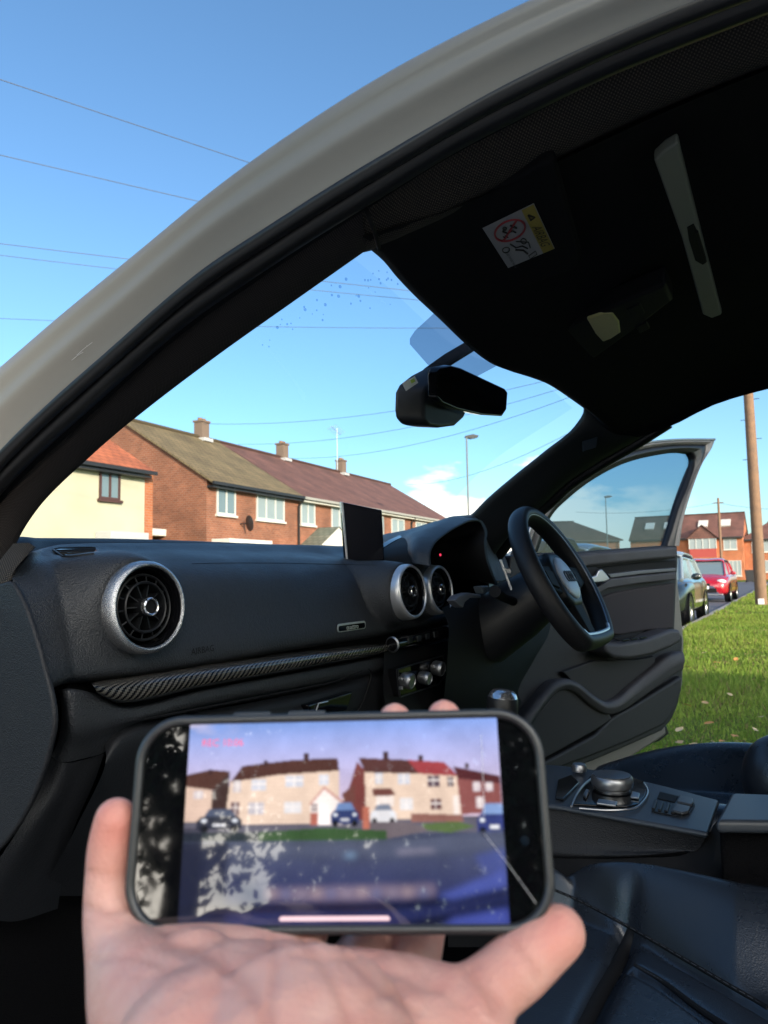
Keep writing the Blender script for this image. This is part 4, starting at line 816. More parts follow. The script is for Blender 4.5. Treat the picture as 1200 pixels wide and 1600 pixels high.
mb = MB(); mb.prism([fr3(x, y, -.0108) for x, y in rrect(PW-.003, PHH-.003, .015, 12)], fdir(0,0,.002)); mb.build('case_back', casem, PHONE)
mb = MB(); mb.prism([fr3(x, y, -.0085) for x, y in rrect(PW-.0064, PHH-.0064, .0135, 14)], fdir(0,0,.0080)); mb.build('phone_glass', material('phone_front_glass', (.003,.003,.004), .03, spec=1.0, rv=(70, .015, .05)), PHONE)
# picture on the lit display (painted on a fine grid: the screen really is a flat picture)
def inv(px, py):
    q = FR.inverted() @ PP(px, py, pc, FR.to_3x3() @ V((0,0,1))); return q.x, q.y
SX0, SX1 = inv(287,1290)[0], inv(787,1290)[0]; SY1, SY0 = inv(540,1127)[1], inv(540,1449)[1]
NX, NY = 420, 270
cx = np.linspace(178, 1018, NX)[None,:].repeat(NY, 0); cy = np.linspace(78, 612, NY)[:,None].repeat(NX, 1)
img = np.zeros((NY, NX, 3))
def srgb(c): c = np.array(c)/255.; return np.where(c < .04045, c/12.92, ((c+.055)/1.055)**2.4)
def fill(poly, col, a=1):
    p = np.array(poly, float); ins = np.zeros((NY, NX), bool); j = len(p)-1
    for i in range(len(p)):
        (xi, yi), (xj, yj) = p[i], p[j]
        if yi != yj: ins ^= ((yi > cy) != (yj > cy)) & (cx < (xj-xi)*(cy-yi)/(yj-yi)+xi)
        j = i
    img[ins] = img[ins]*(1-a)+srgb(col)*a
R4 = lambda x0, y0, x1, y1: [(x0,y0),(x1,y0),(x1,y1),(x0,y1)]
t = np.clip((cy-80)/230, 0, 1)[...,None]; s = np.clip((cx-178)/840, 0, 1)[...,None]
img[:] = srgb((88,140,232))*(1-t)*(1-s*.35)+srgb((120,150,240))*(1-t)*s*.35+srgb((222,190,226))*t
def noise2(fx, fy, seed):
    r = np.random.RandomState(seed); o = np.zeros((NY, NX))
    for k in range(5):
        g = r.rand(int(fy*2**k)+3, int(fx*2**k)+3); X = (cx-178)/840*fx*2**k; Y = (cy-78)/534*fy*2**k; xi = X.astype(int); yi = Y.astype(int); u = X-xi; v = Y-yi; u = u*u*(3-2*u); v = v*v*(3-2*v)
        o += (g[yi,xi]*(1-u)*(1-v)+g[yi,xi+1]*u*(1-v)+g[yi+1,xi]*(1-u)*v+g[yi+1,xi+1]*u*v)*.5**k
    return o/1.94
cl_ = np.clip((noise2(5,6,3)-.5)*6, 0, 1)[...,None]*np.clip((330-cx)/160, 0, 1)[...,None]*np.clip((260-cy)/80, 0, 1)[...,None]
img[:] = img*(1-cl_*.7)+srgb((226,200,220))*cl_*.7
road = cy > 345
img[road] = srgb((58,66,98))
fill(R4(178,340,1018,380), (92,88,110))
peach, peach2, brn, dk = (236,200,178), (228,188,168), (92,52,44), (40,28,32)
fill([(178,250),(250,246),(250,345),(178,345)], peach2); fill([(178,218),(240,205),(295,210),(262,262),(178,250)], brn); fill([(250,262),(295,212),(298,345),(250,345)], (70,44,44))
fill([(298,236),(420,212),(592,212),(592,352),(286,352)], peach); fill([(330,196),(470,182),(588,180),(592,214),(430,222),(298,240)], (86,46,40))
fill([(516,300),(552,258),(600,296),(600,356),(516,356)], (244,226,226)); fill([(512,302),(552,254),(604,296),(600,302),(552,264),(516,306)], (210,150,140)); fill(R4(538,302,566,356), (250,236,238)); fill(R4(516,326,536,356), (190,90,70))
fill([(640,190),(668,224),(670,345),(632,345),(618,262)], (128,50,48)); fill([(600,276),(634,250),(634,300),(604,306)], (120,60,54))
fill([(660,216),(905,230),(914,345),(664,345)], peach); fill([(644,180),(776,188),(806,226),(662,220)], (92,48,48)); fill([(774,188),(872,196),(908,234),(804,226)], (168,30,48))
fill([(896,208),(1018,236),(1018,262),(908,246)], (92,30,40)); fill([(904,240),(1018,256),(1018,330),(912,335)], (150,70,70)); fill([(680,264),(730,264),(742,282),(682,284)], (120,60,54))
for b in (R4(496,164,510,184), R4(710,164,724,186), R4(804,176,816,192), R4(388,182,398,198), R4(238,204,248,218), R4(926,200,936,214)): fill(b, (70,40,44))
for b, c in ((R4(356,234,396,264),(206,206,226)), (R4(448,226,496,256),(206,206,226)), (R4(538,224,564,252),(206,208,230)), (R4(446,296,492,326),(226,220,230)), (R4(350,296,392,328),(196,186,200)), (R4(688,222,708,252),(206,206,226)), (R4(748,226,780,254),(206,206,226)), (R4(826,232,858,262),(96,70,90)), (R4(878,236,894,262),(90,66,80)), (R4(752,290,786,322),(226,220,228)), (R4(832,294,860,322),(110,60,70)), (R4(690,284,736,312),(240,220,216)), (R4(890,286,908,340),(240,214,206)), (R4(200,262,226,284),(214,196,206)), (R4(306,236,328,268),(214,198,206)), (R4(302,294,326,330),(130,96,100)), (R4(944,250,964,276),(210,190,206)), (R4(976,252,996,276),(210,190,206)), (R4(950,290,972,320),(214,190,200)), (R4(520,302,534,322),(120,90,100))):
    fill(b, c)
    x0, y0 = b[0]; x1, y1 = b[2]; fill(R4((x0+x1)/2-1.5, y0, (x0+x1)/2+1.5, y1), (250,236,236)); fill(R4(x0, y0+(y1-y0)*.35, x1, y0+(y1-y0)*.35+2.5), (250,236,236))
ell = lambda x, y, a, b: [(x+a*cos(2*pi*i/24), y+b*sin(2*pi*i/24)) for i in range(24)]
def car_pic(x0, y0, x1, y1, col, gl):
    w = x1-x0; h = y1-y0; fill([(x0+w*.14,y0+h*.34),(x0+w*.26,y0),(x0+w*.74,y0),(x0+w*.88,y0+h*.34)], gl); fill([(x0,y0+h*.5),(x0+w*.1,y0+h*.32),(x0+w*.9,y0+h*.32),(x1,y0+h*.5),(x1,y0+h*.88),(x0,y0+h*.88)], col)
    for f in (.16,.84): fill(ell(x0+w*f, y0+h*.86, w*.1, h*.15), (20,20,30)); fill(ell(x0+w*f, y0+h*.5, w*.07, h*.07), (225,230,250))
    fill(R4(x0+w*.36, y0+h*.66, x0+w*.64, y0+h*.76), (220,220,235))
car_pic(212,312,334,372,(44,48,70),(74,86,120)); car_pic(570,300,644,362,(30,52,120),(90,130,200)); car_pic(674,306,742,356,(226,222,234),(120,130,160)); car_pic(950,308,1040,392,(30,48,130),(110,150,220))
fill(R4(655,312,672,368), (200,96,66)); fill([(780,330),(915,336),(916,352),(780,352)], (150,90,80)); fill([(670,352),(760,350),(840,372),(690,400)], (106,92,104))
fill([(380,374),(560,364),(716,374),(716,396),(560,406),(380,402)], (52,88,46)); fill([(806,358),(900,352),(946,366),(880,382),(820,374)], (84,110,56)); fill(R4(178,372,380,410), (40,52,62))
dark = np.clip((cy-395)/150, 0, 1)[...,None]; m_ = (cy > 396)[...,None]
img[:] = np.where(m_, srgb((70,78,108))*(1-dark)+srgb((18,30,92))*dark, img)
fill([(300,400),(520,412),(760,404),(1018,372),(1018,420),(700,440),(420,430)], (76,84,118), .6); fill([(740,424),(830,420),(846,428),(744,434)], (150,140,170), .6); fill([(606,432),(634,430),(634,440),(608,440)], (110,160,210), .8)
for i in range(9): fill([(380,448+i*9),(700,456+i*9),(1018,436+i*9),(1018,439+i*9),(700,459+i*9),(380,451+i*9)], (50+4*(i%3),60+5*(i%2),130), .5)
fill([(400,516),(600,512),(836,508),(836,540),(600,548),(400,546)], (120,100,130), .8)
for i in range(11): fill(R4(404+i*39, 516+3*(i%3), 428+i*39, 542), ((170,140,146),(70,94,160),(140,124,152))[i%3], .45)
fill([(178,560),(460,556),(720,556),(900,540),(1018,520),(1018,532),(900,554),(700,572),(178,576)], (6,8,30), .9); fill([(700,612),(880,580),(1018,552),(1018,566),(900,594),(820,612)], (6,8,30), .9)
fill([(840,540),(1018,470),(1018,518),(880,548)], (44,72,190), .7); fill([(880,590),(1018,566),(1018,612),(850,612)], (36,66,196), .6); fill([(940,440),(1018,420),(1018,470),(960,484)], (46,70,170), .6)
fill(R4(178,400,300,612), (16,22,52), .75); fill(R4(178,360,230,612), (26,30,56), .6)
lum = 1+.18*(noise2(16,10,9)-.5)[...,None]*2; img *= lum; img *= 1+(np.random.RandomState(9).rand(NY, NX)-.5)[...,None]*.22*(cy > 180)[...,None]; img *= 1-.12*((cy > 212) & (cy < 345) & ((cy.astype(int)//5) % 2 == 0))[...,None]
def blur(a, k):
    for ax in (0, 1):
        p = np.pad(a, [(k,k) if i == ax else (0,0) for i in range(3)], mode='edge'); c = np.cumsum(p, axis=ax); c = np.concatenate([np.zeros_like(np.take(c, [0], ax)), c], ax); n = a.shape[ax]
        a = (np.take(c, range(2*k+1, 2*k+1+n), ax)-np.take(c, range(0, n), ax))/(2*k+1)
    return a
lowb = blur(blur(img, 4), 4); f_ = np.clip((cy-395)/30, 0, 1)[...,None]; img = blur(img, 1)*(1-f_)+lowb*f_
gry = img.mean(2, keepdims=True); img = (img*.72+gry*.28)*np.array((1.0,1.0,.95))
bar = rrect(280, 12, 5.9, 6, (580, 592)); fill(bar, (244,206,214)); fill(R4(238,127,0,0), (0,0,0), 0)
me = bpy.data.meshes.new('lit_display'); us = np.linspace(SX0, SX1, NX); vs_ = np.linspace(SY1, SY0, NY)
zz = -.0003
me.from_pydata([tuple(fr3(x, y, zz)) for y in vs_ for x in us], [], [(j*NX+i, (j+1)*NX+i, (j+1)*NX+i+1, j*NX+i+1) for j in range(NY-1) for i in range(NX-1)])
ca = me.color_attributes.new('picture', 'FLOAT_COLOR', 'POINT'); ca.data.foreach_set('color', np.c_[img.reshape(-1,3), np.ones(NX*NY)].ravel())
dm = bpy.data.materials.new('lit_display'); dm.use_nodes = True; t_ = dm.node_tree; b_ = t_.nodes['Principled BSDF']; at = N(t_, 'ShaderNodeAttribute', attribute_name='picture')
t_.links.new(at.outputs['Color'], b_.inputs['Emission Color']); b_.inputs['Emission Strength'].default_value = .52; b_.inputs['Base Color'].default_value = (.003,.003,.003,1); b_.inputs['Roughness'].default_value = .03; b_.inputs['Specular IOR Level'].default_value = 1.0
disp = link('lit_display', me, dm, PHONE, smooth=False)
# red recording caption
tv, tf = text_mesh('REC 10:06', .0036); c0 = inv(348,1161); mb = MB(); mb.add([fr3(c0[0]+p.x, c0[1]+p.y, .0001) for p in tv], tf)
mb.build('caption', material('red_caption', (.2,.01,.02), .5, **{'Emission Color': (.75,.12,.25,1), 'Emission Strength': .5}), disp)
c0 = inv(820,1314); mb = MB(); mb.lathe([(.0016,0),(.0014,.0004),(0,.0005)], fr3(c0[0], c0[1], -.0006), fdir(0,0,1), 24); mb.build('front_camera', material('camera_lens', (.004,.009,.016), .15, spec=.4), PHONE, smooth=True)
# crack lines in the screen protector
mb = MB()
for pts in ([(752,1147),(754,1200),(757,1275)], [(757,1303),(790,1345),(838,1412)]):
    mb.tube([fr3(*inv(a, b), .0002) for a, b in pts], .00009, n=4)
mb.build('screen_crack', material('crack', (.7,.7,.7), .4), PHONE)
mb = MB(); mb.box(fr3(-PW*.22, PHH/2+.0004, -.0055), (.014,.0016,.003), rot=FR.to_3x3()); mb.box(fr3(-PW*.08, PHH/2+.0004, -.0055), (.014,.0016,.003), rot=FR.to_3x3()); mb.build('case_button', casem, PHONE, bevel=.0006)

# ------------------------------------------------------------------ the hand that holds it
HAND = thing('person', 'left hand of a person holding up a phone, thumb and little finger spread', 'person', P(440,1620,d=.2))
blobs = MB()
def chain(pts, sub_=10, n=20):
    c = crom([(*P(a, b, d=d), r) for a, b, d, r in [(q[0], q[1], q[2], q[3]) for q in pts]], 2) if 0 else None
    A = [list(P(a, b, d=d))+[r] for a, b, d, r in pts]
    k = len(A); dd = np.r_[0, np.cumsum([np.linalg.norm(np.subtract(A[i+1][:3], A[i][:3])) for i in range(k-1)])]
    m = np.gradient(np.array(A), dd, axis=0); ts = np.linspace(0, dd[-1], sub_*(k-1)+1); path, rad = [], []
    for t in ts:
        i = min(int(np.searchsorted(dd, t, side='right'))-1, k-2); h = dd[i+1]-dd[i]; s = (t-dd[i])/h
        q = (2*s**3-3*s**2+1)*np.array(A[i]) + (s**3-2*s**2+s)*h*m[i] + (-2*s**3+3*s**2)*np.array(A[i+1]) + (s**3-s**2)*h*m[i+1]; path.append(V(q[:3])); rad.append(float(q[3]))
    # rounded ends
    for e, sgn in ((0, -1), (-1, 1)):
        t = (path[e]-path[e-sgn if e == -1 else 1]).normalized(); r = rad[e]; p = path[e]
        ext = [(p+t*r*sin(a), r*cos(a)) for a in (.35,.7,1.05,1.3,1.5)]
        if e == 0: path = [q[0] for q in ext[::-1]]+path; rad = [max(q[1], .0004) for q in ext[::-1]]+rad
        else: path += [q[0] for q in ext]; rad += [max(q[1], .0004) for q in ext]
    blobs.tube(path, rad, n=n)
# thumb
chain([(181,1280,.268,.0078),(176,1320,.268,.0088),(172,1370,.266,.0088),(174,1420,.262,.0098),(188,1480,.252,.0118),(230,1560,.232,.0185),(300,1640,.212,.025)])
# thenar pad, palm, heel
chain([(300,1530,.232,.0150),(330,1580,.226,.0235),(370,1660,.205,.028)])
chain([(215,1500,.250,.0105),(290,1512,.246,.0135),(380,1522,.244,.0145),(470,1525,.246,.013)])
chain([(300,1600,.222,.022),(420,1590,.230,.021),(530,1590,.235,.020),(640,1590,.234,.018),(700,1590,.230,.015)])
chain([(330,1680,.200,.028),(450,1680,.208,.026),(560,1670,.216,.024),(660,1650,.222,.021),(720,1620,.226,.017)])
chain([(430,1540,.250,.0130),(520,1545,.252,.0125),(600,1550,.250,.0120),(650,1570,.243,.012)])
# little finger, spread under the lower corner of the phone
chain([(660,1620,.228,.0150),(720,1578,.232,.0118),(765,1545,.236,.0106),(812,1508,.240,.0106),(848,1477,.243,.0098),(872,1458,.245,.0092)])
# the three fingers behind the phone; two tips come over its top edge
for pts in ([(430,1540,.255,.0105),(470,1470,.282,.0098),(500,1350,.292,.0090),(528,1230,.292,.0080),(545,1150,.287,.0068)],
            [(530,1545,.256,.0110),(575,1470,.284,.0098),(600,1330,.294,.0090),(613,1190,.292,.0080),(617,1125,.281,.0066)],
            [(630,1560,.252,.0105),(655,1470,.282,.0096),(678,1330,.292,.0088),(690,1190,.290,.0080),(694,1121,.279,.0068)]): chain(pts)
# wrist and forearm (below the picture)
wr = P(500,1700,d=.20)
b0 = len(blobs.v)
el = wr+V((-.16,-.14,-.22)); ps_ = [P(460,1660,d=.205), P(480,1760,d=.185), wr.lerp(el,.35)+V((0,0,-.05)), el]
blobs.tube(crom(ps_, 16), [.034-.004*sin(pi*i/15)+.010*i/15 for i in range(16)], n=24)
hm = bpy.data.meshes.new('hand'); hm.from_pydata(blobs.v, [], blobs.f)
ho = bpy.data.objects.new('hand', hm); COL.objects.link(ho)
r_ = ho.modifiers.new('Remesh', 'REMESH'); r_.mode = 'VOXEL'; r_.voxel_size = .0013; r_.use_smooth_shade = True
s_ = ho.modifiers.new('Smooth', 'SMOOTH'); s_.factor = .5; s_.iterations = 14
dg = bpy.context.evaluated_depsgraph_get(); me = bpy.data.meshes.new_from_object(ho.evaluated_get(dg)); bpy.data.objects.remove(ho)
# creases of palm and joints
cr = [([(345,1470),(352,1505),(340,1540)], .0005, .0012), ([(600,1470),(640,1500),(668,1530)], .0005, .0012), ([(455,1490),(520,1498),(600,1492)], .0005, .0012), ([(160,1300),(182,1304),(205,1300)], .0003, .0009), ([(148,1372),(176,1376),(205,1371)], .0004, .0009), ([(700,1560),(735,1575),(760,1600)], .0005, .0012), ([(808,1475),(830,1502),(846,1526)], .0004, .0009), ([(250,1580),(290,1550),(330,1535)], .0004, .0014), ([(220,1530),(262,1512),(300,1508)], .0004, .0013), ([(262,1470),(300,1478),(345,1500),(385,1535),(410,1580),(420,1640)], .0012, .0022), ([(425,1462),(430,1510),(420,1570),(425,1640)], .0008, .0014), ([(470,1462),(500,1500),(535,1560),(560,1640)], .0009, .0016), ([(520,1460),(560,1510),(600,1545),(650,1580)], .0008, .0016),
      ([(735,1512),(757,1545),(772,1580)], .0009, .0014), ([(800,1470),(822,1500),(838,1530)], .0008, .0013), ([(745,1505),(765,1536),(780,1570)], .0005, .0012), ([(135,1362),(175,1366),(215,1360)], .0007, .0012), ([(132,1418),(170,1424),(212,1416)], .0009, .0014), ([(150,1500),(200,1492),(250,1505)], .0006, .0014), ([(300,1560),(350,1545),(390,1560)], .0004, .0016), ([(580,1560),(640,1540),(690,1548)], .0006, .0014)]
k = len(me.vertices); co = np.zeros(k*3); me.vertices.foreach_get('co', co); co = co.reshape(-1,3); no = np.zeros(k*3); me.vertices.foreach_get('normal', no); no = no.reshape(-1,3)
CFa, CRa, CUa, Ca = [np.array(q) for q in (CF, CR, CU, CAM)]
rel = co-Ca; dep = rel@CFa; px = 600+FPX*(rel@CRa)/dep; py = 800-FPX*(rel@CUa)/dep; facing = (no*rel).sum(1) < 0
off = np.zeros(k)
for pts, dpt, w in cr:
    A = np.array(pts, float); best = np.full(k, 1e9)
    for a, b in zip(A[:-1], A[1:]):
        ab = b-a; t = np.clip(((px-a[0])*ab[0]+(py-a[1])*ab[1])/(ab@ab), 0, 1); best = np.minimum(best, np.hypot(px-a[0]-t*ab[0], py-a[1]-t*ab[1]))
    off -= .8*dpt*np.exp(-(best*dep/FPX/w)**2)*facing
co += no*off[:,None]; me.vertices.foreach_set('co', co.ravel())
tone = np.zeros((k,4)); tone[:] = (.77,.41,.33,1); rr_ = np.random.RandomState(5)
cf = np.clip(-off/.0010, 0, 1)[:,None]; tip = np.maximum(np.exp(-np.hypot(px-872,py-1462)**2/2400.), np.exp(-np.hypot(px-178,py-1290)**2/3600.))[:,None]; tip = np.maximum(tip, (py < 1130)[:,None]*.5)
def mott(fq, seed):
    r = np.random.RandomState(seed).normal(0, 1, (8,3))*fq; return sum(np.sin(co@v+i*1.7) for i, v in enumerate(r))[:,None]/4
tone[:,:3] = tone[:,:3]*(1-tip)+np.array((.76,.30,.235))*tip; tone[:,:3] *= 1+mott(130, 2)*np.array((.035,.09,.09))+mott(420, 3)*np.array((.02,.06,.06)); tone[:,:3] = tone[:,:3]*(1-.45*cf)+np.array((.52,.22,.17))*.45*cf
ca = me.color_attributes.new('skin_tone', 'FLOAT_COLOR', 'POINT'); ca.data.foreach_set('color', np.clip(tone, 0, 1).ravel())
skin_m = material('skin', (.70,.41,.345), .48, spec=.4, var=(38,.7,(.66,.32,.27)), bump=('leather', 560, .0008, .32), **{'Subsurface Weight': .12, 'Subsurface Radius': (.008,.003,.002), 'Subsurface Scale': .6})
_t = skin_m.node_tree; _a = N(_t, 'ShaderNodeAttribute', attribute_name='skin_tone'); _t.links.new(_a.outputs['Color'], _t.nodes['Principled BSDF'].inputs['Base Color'])
hand = link('hand', me, skin_m, HAND)
# nails of the two tips are behind the phone; sleeve on the forearm
mb = MB(); q = crom([wr.lerp(el,.45)+V((0,0,-.045)), wr.lerp(el,.75)+V((0,0,-.02)), el, el+V((-.12,-.16,-.12))], 14); mb.tube(q, [.052+.006*sin(i*2.1) for i in range(14)], n=24); mb.build('jacket_sleeve', material('dark_cloth', (.02,.02,.025), .9), HAND, smooth=True)
# ------------------------------------------------------------------ outside: ground
def sheet(name, pts, z, mat, div=0):
    me = bpy.data.meshes.new(name); me.from_pydata([(x, y, z) for x, y in pts], [], [tuple(range(len(pts)))]); return tag(link(name, me, mat, None, False), kind='structure')
gm = material('grass_ground', (.085,.13,.02), .95, spec=.1, var=(1.1,1,(.12,.155,.03)), bump=('noise', 40, .05, 1))
sheet('ground', [(-900,-900),(900,-900),(900,900),(-900,900)], -.10, gm)
asphalt = material('asphalt', (.075,.08,.10), .75, var=(.5,.6,(.095,.10,.12)), bump=('noise', 90, .006, .8))
pave = material('paving', (.22,.21,.20), .85, var=(.8,.7,(.28,.27,.25)))
def ke(x): return 1.78+.018*x
sheet('road', [(-120,ke(-120)+.06),(71,ke(71)+.06),(71,10.2),(-120,10.2)], -.09, asphalt)
sheet('cross_road', [(71,-80),(79,-80),(79,90),(71,90)], -.088, asphalt)
mb = MB(); mb.box((0,0,0),(1,1,1)); mb.v = [(x*190-25, y*.12+ke(x*190-25), z*.12-.05) for x, y, z in mb.v]; tag(mb.build('kerb', pave, None), kind='structure')
mb = MB(); mb.box((-25,10.3,-.05),(190,.14,.12)); tag(mb.build('kerb', pave, None), kind='structure')
sheet('pavement', [(-120,10.38),(71,10.38),(71,12.4),(-120,12.4)], .005, pave)
conc = material('bounce_concrete', (.40,.385,.35), .9, var=(.9,.7,(.33,.315,.285)), bump=('noise', 60, .004, .6))
sheet('bounce_slab', [(-11,-14),(.4,-14),(.4,1.7),(-11,1.5)], .035, conc)  # pale concrete added out of view to bounce light onto the body frame
# grass verge: a gently uneven sheet with real blades
def gz(x, y): return .02*sin(x*.7+1)*cos(y*.9)+.012*sin(x*2.3+y*1.7)
rows = [[V((x, -14+(ke(x)+13.94)*f, gz(x, -14+(ke(x)+13.94)*f)-(.02 if f == 1 else 0))) for x in np.linspace(-6, 71, 155)] for f in np.linspace(0, 1, 40)]
vg = grid('grass_verge', rows, gm, None); tag(vg, kind='structure')
rng = np.random.RandomState(7)
NB = 210000
bx = np.r_[1.6+15.5*rng.rand(150000)**1.9, 14+34*rng.rand(60000)]; by = -2.2+4.9*rng.rand(NB); keep = by < 1.72+.018*bx; bx, by = bx[keep], by[keep]; NB = len(bx)
bz = .02*np.sin(bx*.7+1)*np.cos(by*.9)+.012*np.sin(bx*2.3+by*1.7)
ang = rng.rand(NB)*2*pi; ln = (.028+.045*rng.rand(NB))*(1+.5*np.sin(bx*1.3)*np.sin(by*2.1)); wd = (.0022+.0022*rng.rand(NB))*(1+bx/6); lean = .6*rng.rand(NB)+.15; la = rng.rand(NB)*2*pi
B = np.c_[bx, by, bz-.004]; T = B+np.c_[ln*lean*np.cos(la), ln*lean*np.sin(la), ln]; Wv = np.c_[np.cos(ang)*wd, np.sin(ang)*wd, np.zeros(NB)]
vv = np.stack([B-Wv, B+Wv, T], 1).reshape(-1,3); ff = np.arange(NB*3).reshape(-1,3)
me = bpy.data.meshes.new('grass'); me.vertices.add(NB*3); me.vertices.foreach_set('co', vv.ravel()); me.loops.add(NB*3); me.loops.foreach_set('vertex_index', ff.ravel()); me.polygons.add(NB); me.polygons.foreach_set('loop_start', np.arange(0, NB*3, 3)); me.update(); me.validate()
cA = me.color_attributes.new('tone', 'FLOAT_COLOR', 'POINT'); tn = rng.rand(NB); pat = np.clip(.5+.5*np.sin(bx*1.9+2*np.sin(by*1.3))*np.sin(by*2.7+bx*.6)+.25*np.sin(bx*6.1)*np.sin(by*7.3), 0, 1); tn = np.clip(.55*tn+.55*pat, 0, 1); base = np.array([[.10,.20,.022]])*(1-tn[:,None])+np.array([[.26,.34,.06]])*tn[:,None]; dry = rng.rand(NB) < .13; base[dry] = (.20,.17,.07)
cA.data.foreach_set('color', np.c_[np.repeat(base, 3, 0), np.ones(NB*3)].ravel())
bm_ = bpy.data.materials.new('grass_blade'); bm_.use_nodes = True; t = bm_.node_tree; b = t.nodes['Principled BSDF']; a = N(t, 'ShaderNodeAttribute', attribute_name='tone'); t.links.new(a.outputs[0], b.inputs['Base Color']); b.inputs['Roughness'].default_value = .6; b.inputs['Specular IOR Level'].default_value = .2
tr = N(t, 'ShaderNodeBsdfTranslucent'); t.links.new(a.outputs[0], tr.inputs[0]); xs = N(t, 'ShaderNodeMixShader'); xs.inputs[0].default_value = .35; t.links.new(b.outputs[0], xs.inputs[1]); t.links.new(tr.outputs[0], xs.inputs[2]); t.links.new(xs.outputs[0], t.nodes['Material Output'].inputs[0])
go = link('grass', me, bm_, None, False); tag(go, 'short green grass of the verge beside the open driver door', 'grass', kind='stuff')
# fallen leaves
mb = MB(); vs = []
for i in range(5):
    w = (.012,.034,.040,.028,.003)[i]; x = -.05+.025*i; vs += [V((x, -w, .012*abs(w)*20*.5)), V((x, 0, 0)), V((x, w, .010))]
mb.add(vs, [(i*3+j, i*3+3+j, i*3+4+j, i*3+1+j) for i in range(4) for j in (0,1)])
lm = [material('fallen_leaf_tan', (.42,.27,.13), .7), material('fallen_leaf_orange', (.42,.20,.06), .7), material('fallen_leaf_pale', (.50,.38,.22), .7)]
lf = []
for i, (m, nm) in enumerate(zip(lm, ('tan', 'orange', 'pale'))):
    o = mb.build('fallen_leaf', m, None); o['label'] = f'{nm} fallen leaf lying on the grass verge'; o['category'] = 'leaf'; o['group'] = 'fallen leaves on the grass'; lf.append(o)
lpx = [(1102,1098),(1075,1102),(1115,1160),(1128,1158),(1155,1158),(1062,1140),(1062,1160),(1148,1150),(1176,1062),(1192,1064),(1120,1035),(1170,1005),(1182,1000),(1085,1165),(1190,1120),(1140,1085),(1100,1020),(1162,985),(1192,1025),(1158,1100),(1075,1042),(1135,1005),(1150,1030),(1180,1140),(1108,1130),(1195,985),(1142,965),(1170,958)]
for i, (a, b) in enumerate(lpx):
    src = lf[rng.choice([0,0,1,2])] if i >= 3 else lf[i]
    o = src if i < 3 else src.copy()
    if i >= 3: COL.objects.link(o)
    p = P(a, b, z=.045); o.location = p; o.rotation_euler = (rng.uniform(-.5,.5), rng.uniform(-.5,.2), rng.uniform(0,6.28)); k = rng.uniform(.35,.62); o.scale = (k, k, k)

# ------------------------------------------------------------------ houses
def brick(name, c1, c2, mortar, sc=1.0):
    m = bpy.data.materials.new(name); m.use_nodes = True; t = m.node_tree; b = t.nodes['Principled BSDF']; b.inputs['Roughness'].default_value = .9
    br = N(t, 'ShaderNodeTexBrick'); br.inputs['Color1'].default_value = (*c1, 1); br.inputs['Color2'].default_value = (*c2, 1); br.inputs['Mortar'].default_value = (*mortar, 1)
    br.inputs['Scale'].default_value = 1; br.inputs['Brick Width'].default_value = .225*sc; br.inputs['Row Height'].default_value = .09*sc; br.inputs['Mortar Size'].default_value = .007; br.inputs['Bias'].default_value = -.1
    uv = N(t, 'ShaderNodeUVMap'); t.links.new(uv.outputs[0], br.inputs['Vector'])
    nz = N(t, 'ShaderNodeTexNoise'); nz.inputs['Scale'].default_value = .9; nz.inputs['Detail'].default_value = 6; t.links.new(uv.outputs[0], nz.inputs['Vector'])
    x = N(t, 'ShaderNodeMix', data_type='RGBA', blend_type='MULTIPLY'); x.inputs[0].default_value = .55; r = N(t, 'ShaderNodeMapRange'); r.inputs[1].default_value = .3; r.inputs[2].default_value = .7; r.inputs[3].default_value = .55; r.inputs[4].default_value = 1.3; t.links.new(nz.outputs[0], r.inputs[0])
    t.links.new(br.outputs[0], x.inputs[6]); t.links.new(r.outputs[0], x.inputs[7]); t.links.new(x.outputs[2], b.inputs['Base Color']); return m
def tiles(name, c1, c2, row=.30):
    m = bpy.data.materials.new(name); m.use_nodes = True; t = m.node_tree; b = t.nodes['Principled BSDF']; b.inputs['Roughness'].default_value = .8
    uv = N(t, 'ShaderNodeUVMap').outputs[0]; br = N(t, 'ShaderNodeTexBrick'); t.links.new(uv, br.inputs['Vector']); br.inputs['Color1'].default_value = (*c1, 1); br.inputs['Color2'].default_value = (*c2, 1); br.inputs['Mortar'].default_value = (*[q*.35 for q in c1], 1)
    br.inputs['Scale'].default_value = 1; br.inputs['Brick Width'].default_value = .33; br.inputs['Row Height'].default_value = row; br.inputs['Mortar Size'].default_value = .018; br.inputs['Bias'].default_value = 0
    nz = N(t, 'ShaderNodeTexNoise'); nz.inputs['Scale'].default_value = .7; nz.inputs['Detail'].default_value = 7; t.links.new(uv, nz.inputs['Vector'])
    x = N(t, 'ShaderNodeMix', data_type='RGBA', blend_type='MULTIPLY'); x.inputs[0].default_value = .7; r = N(t, 'ShaderNodeMapRange'); r.inputs[1].default_value = .3; r.inputs[2].default_value = .7; r.inputs[3].default_value = .5; r.inputs[4].default_value = 1.35; t.links.new(nz.outputs[0], r.inputs[0]); t.links.new(br.outputs[0], x.inputs[6]); t.links.new(r.outputs[0], x.inputs[7]); t.links.new(x.outputs[2], b.inputs['Base Color']); return m
M['brick'] = brick('red_brown_brick', (.27,.098,.050), (.19,.068,.036), (.25,.17,.125)); M['brick_o'] = brick('orange_brick', (.42,.13,.045), (.34,.10,.04), (.34,.22,.15))
M['render'] = material('cream_render', (.46,.44,.325), .9, var=(.8,1,(.38,.365,.27)), bump=('noise', 60, .01, .5))
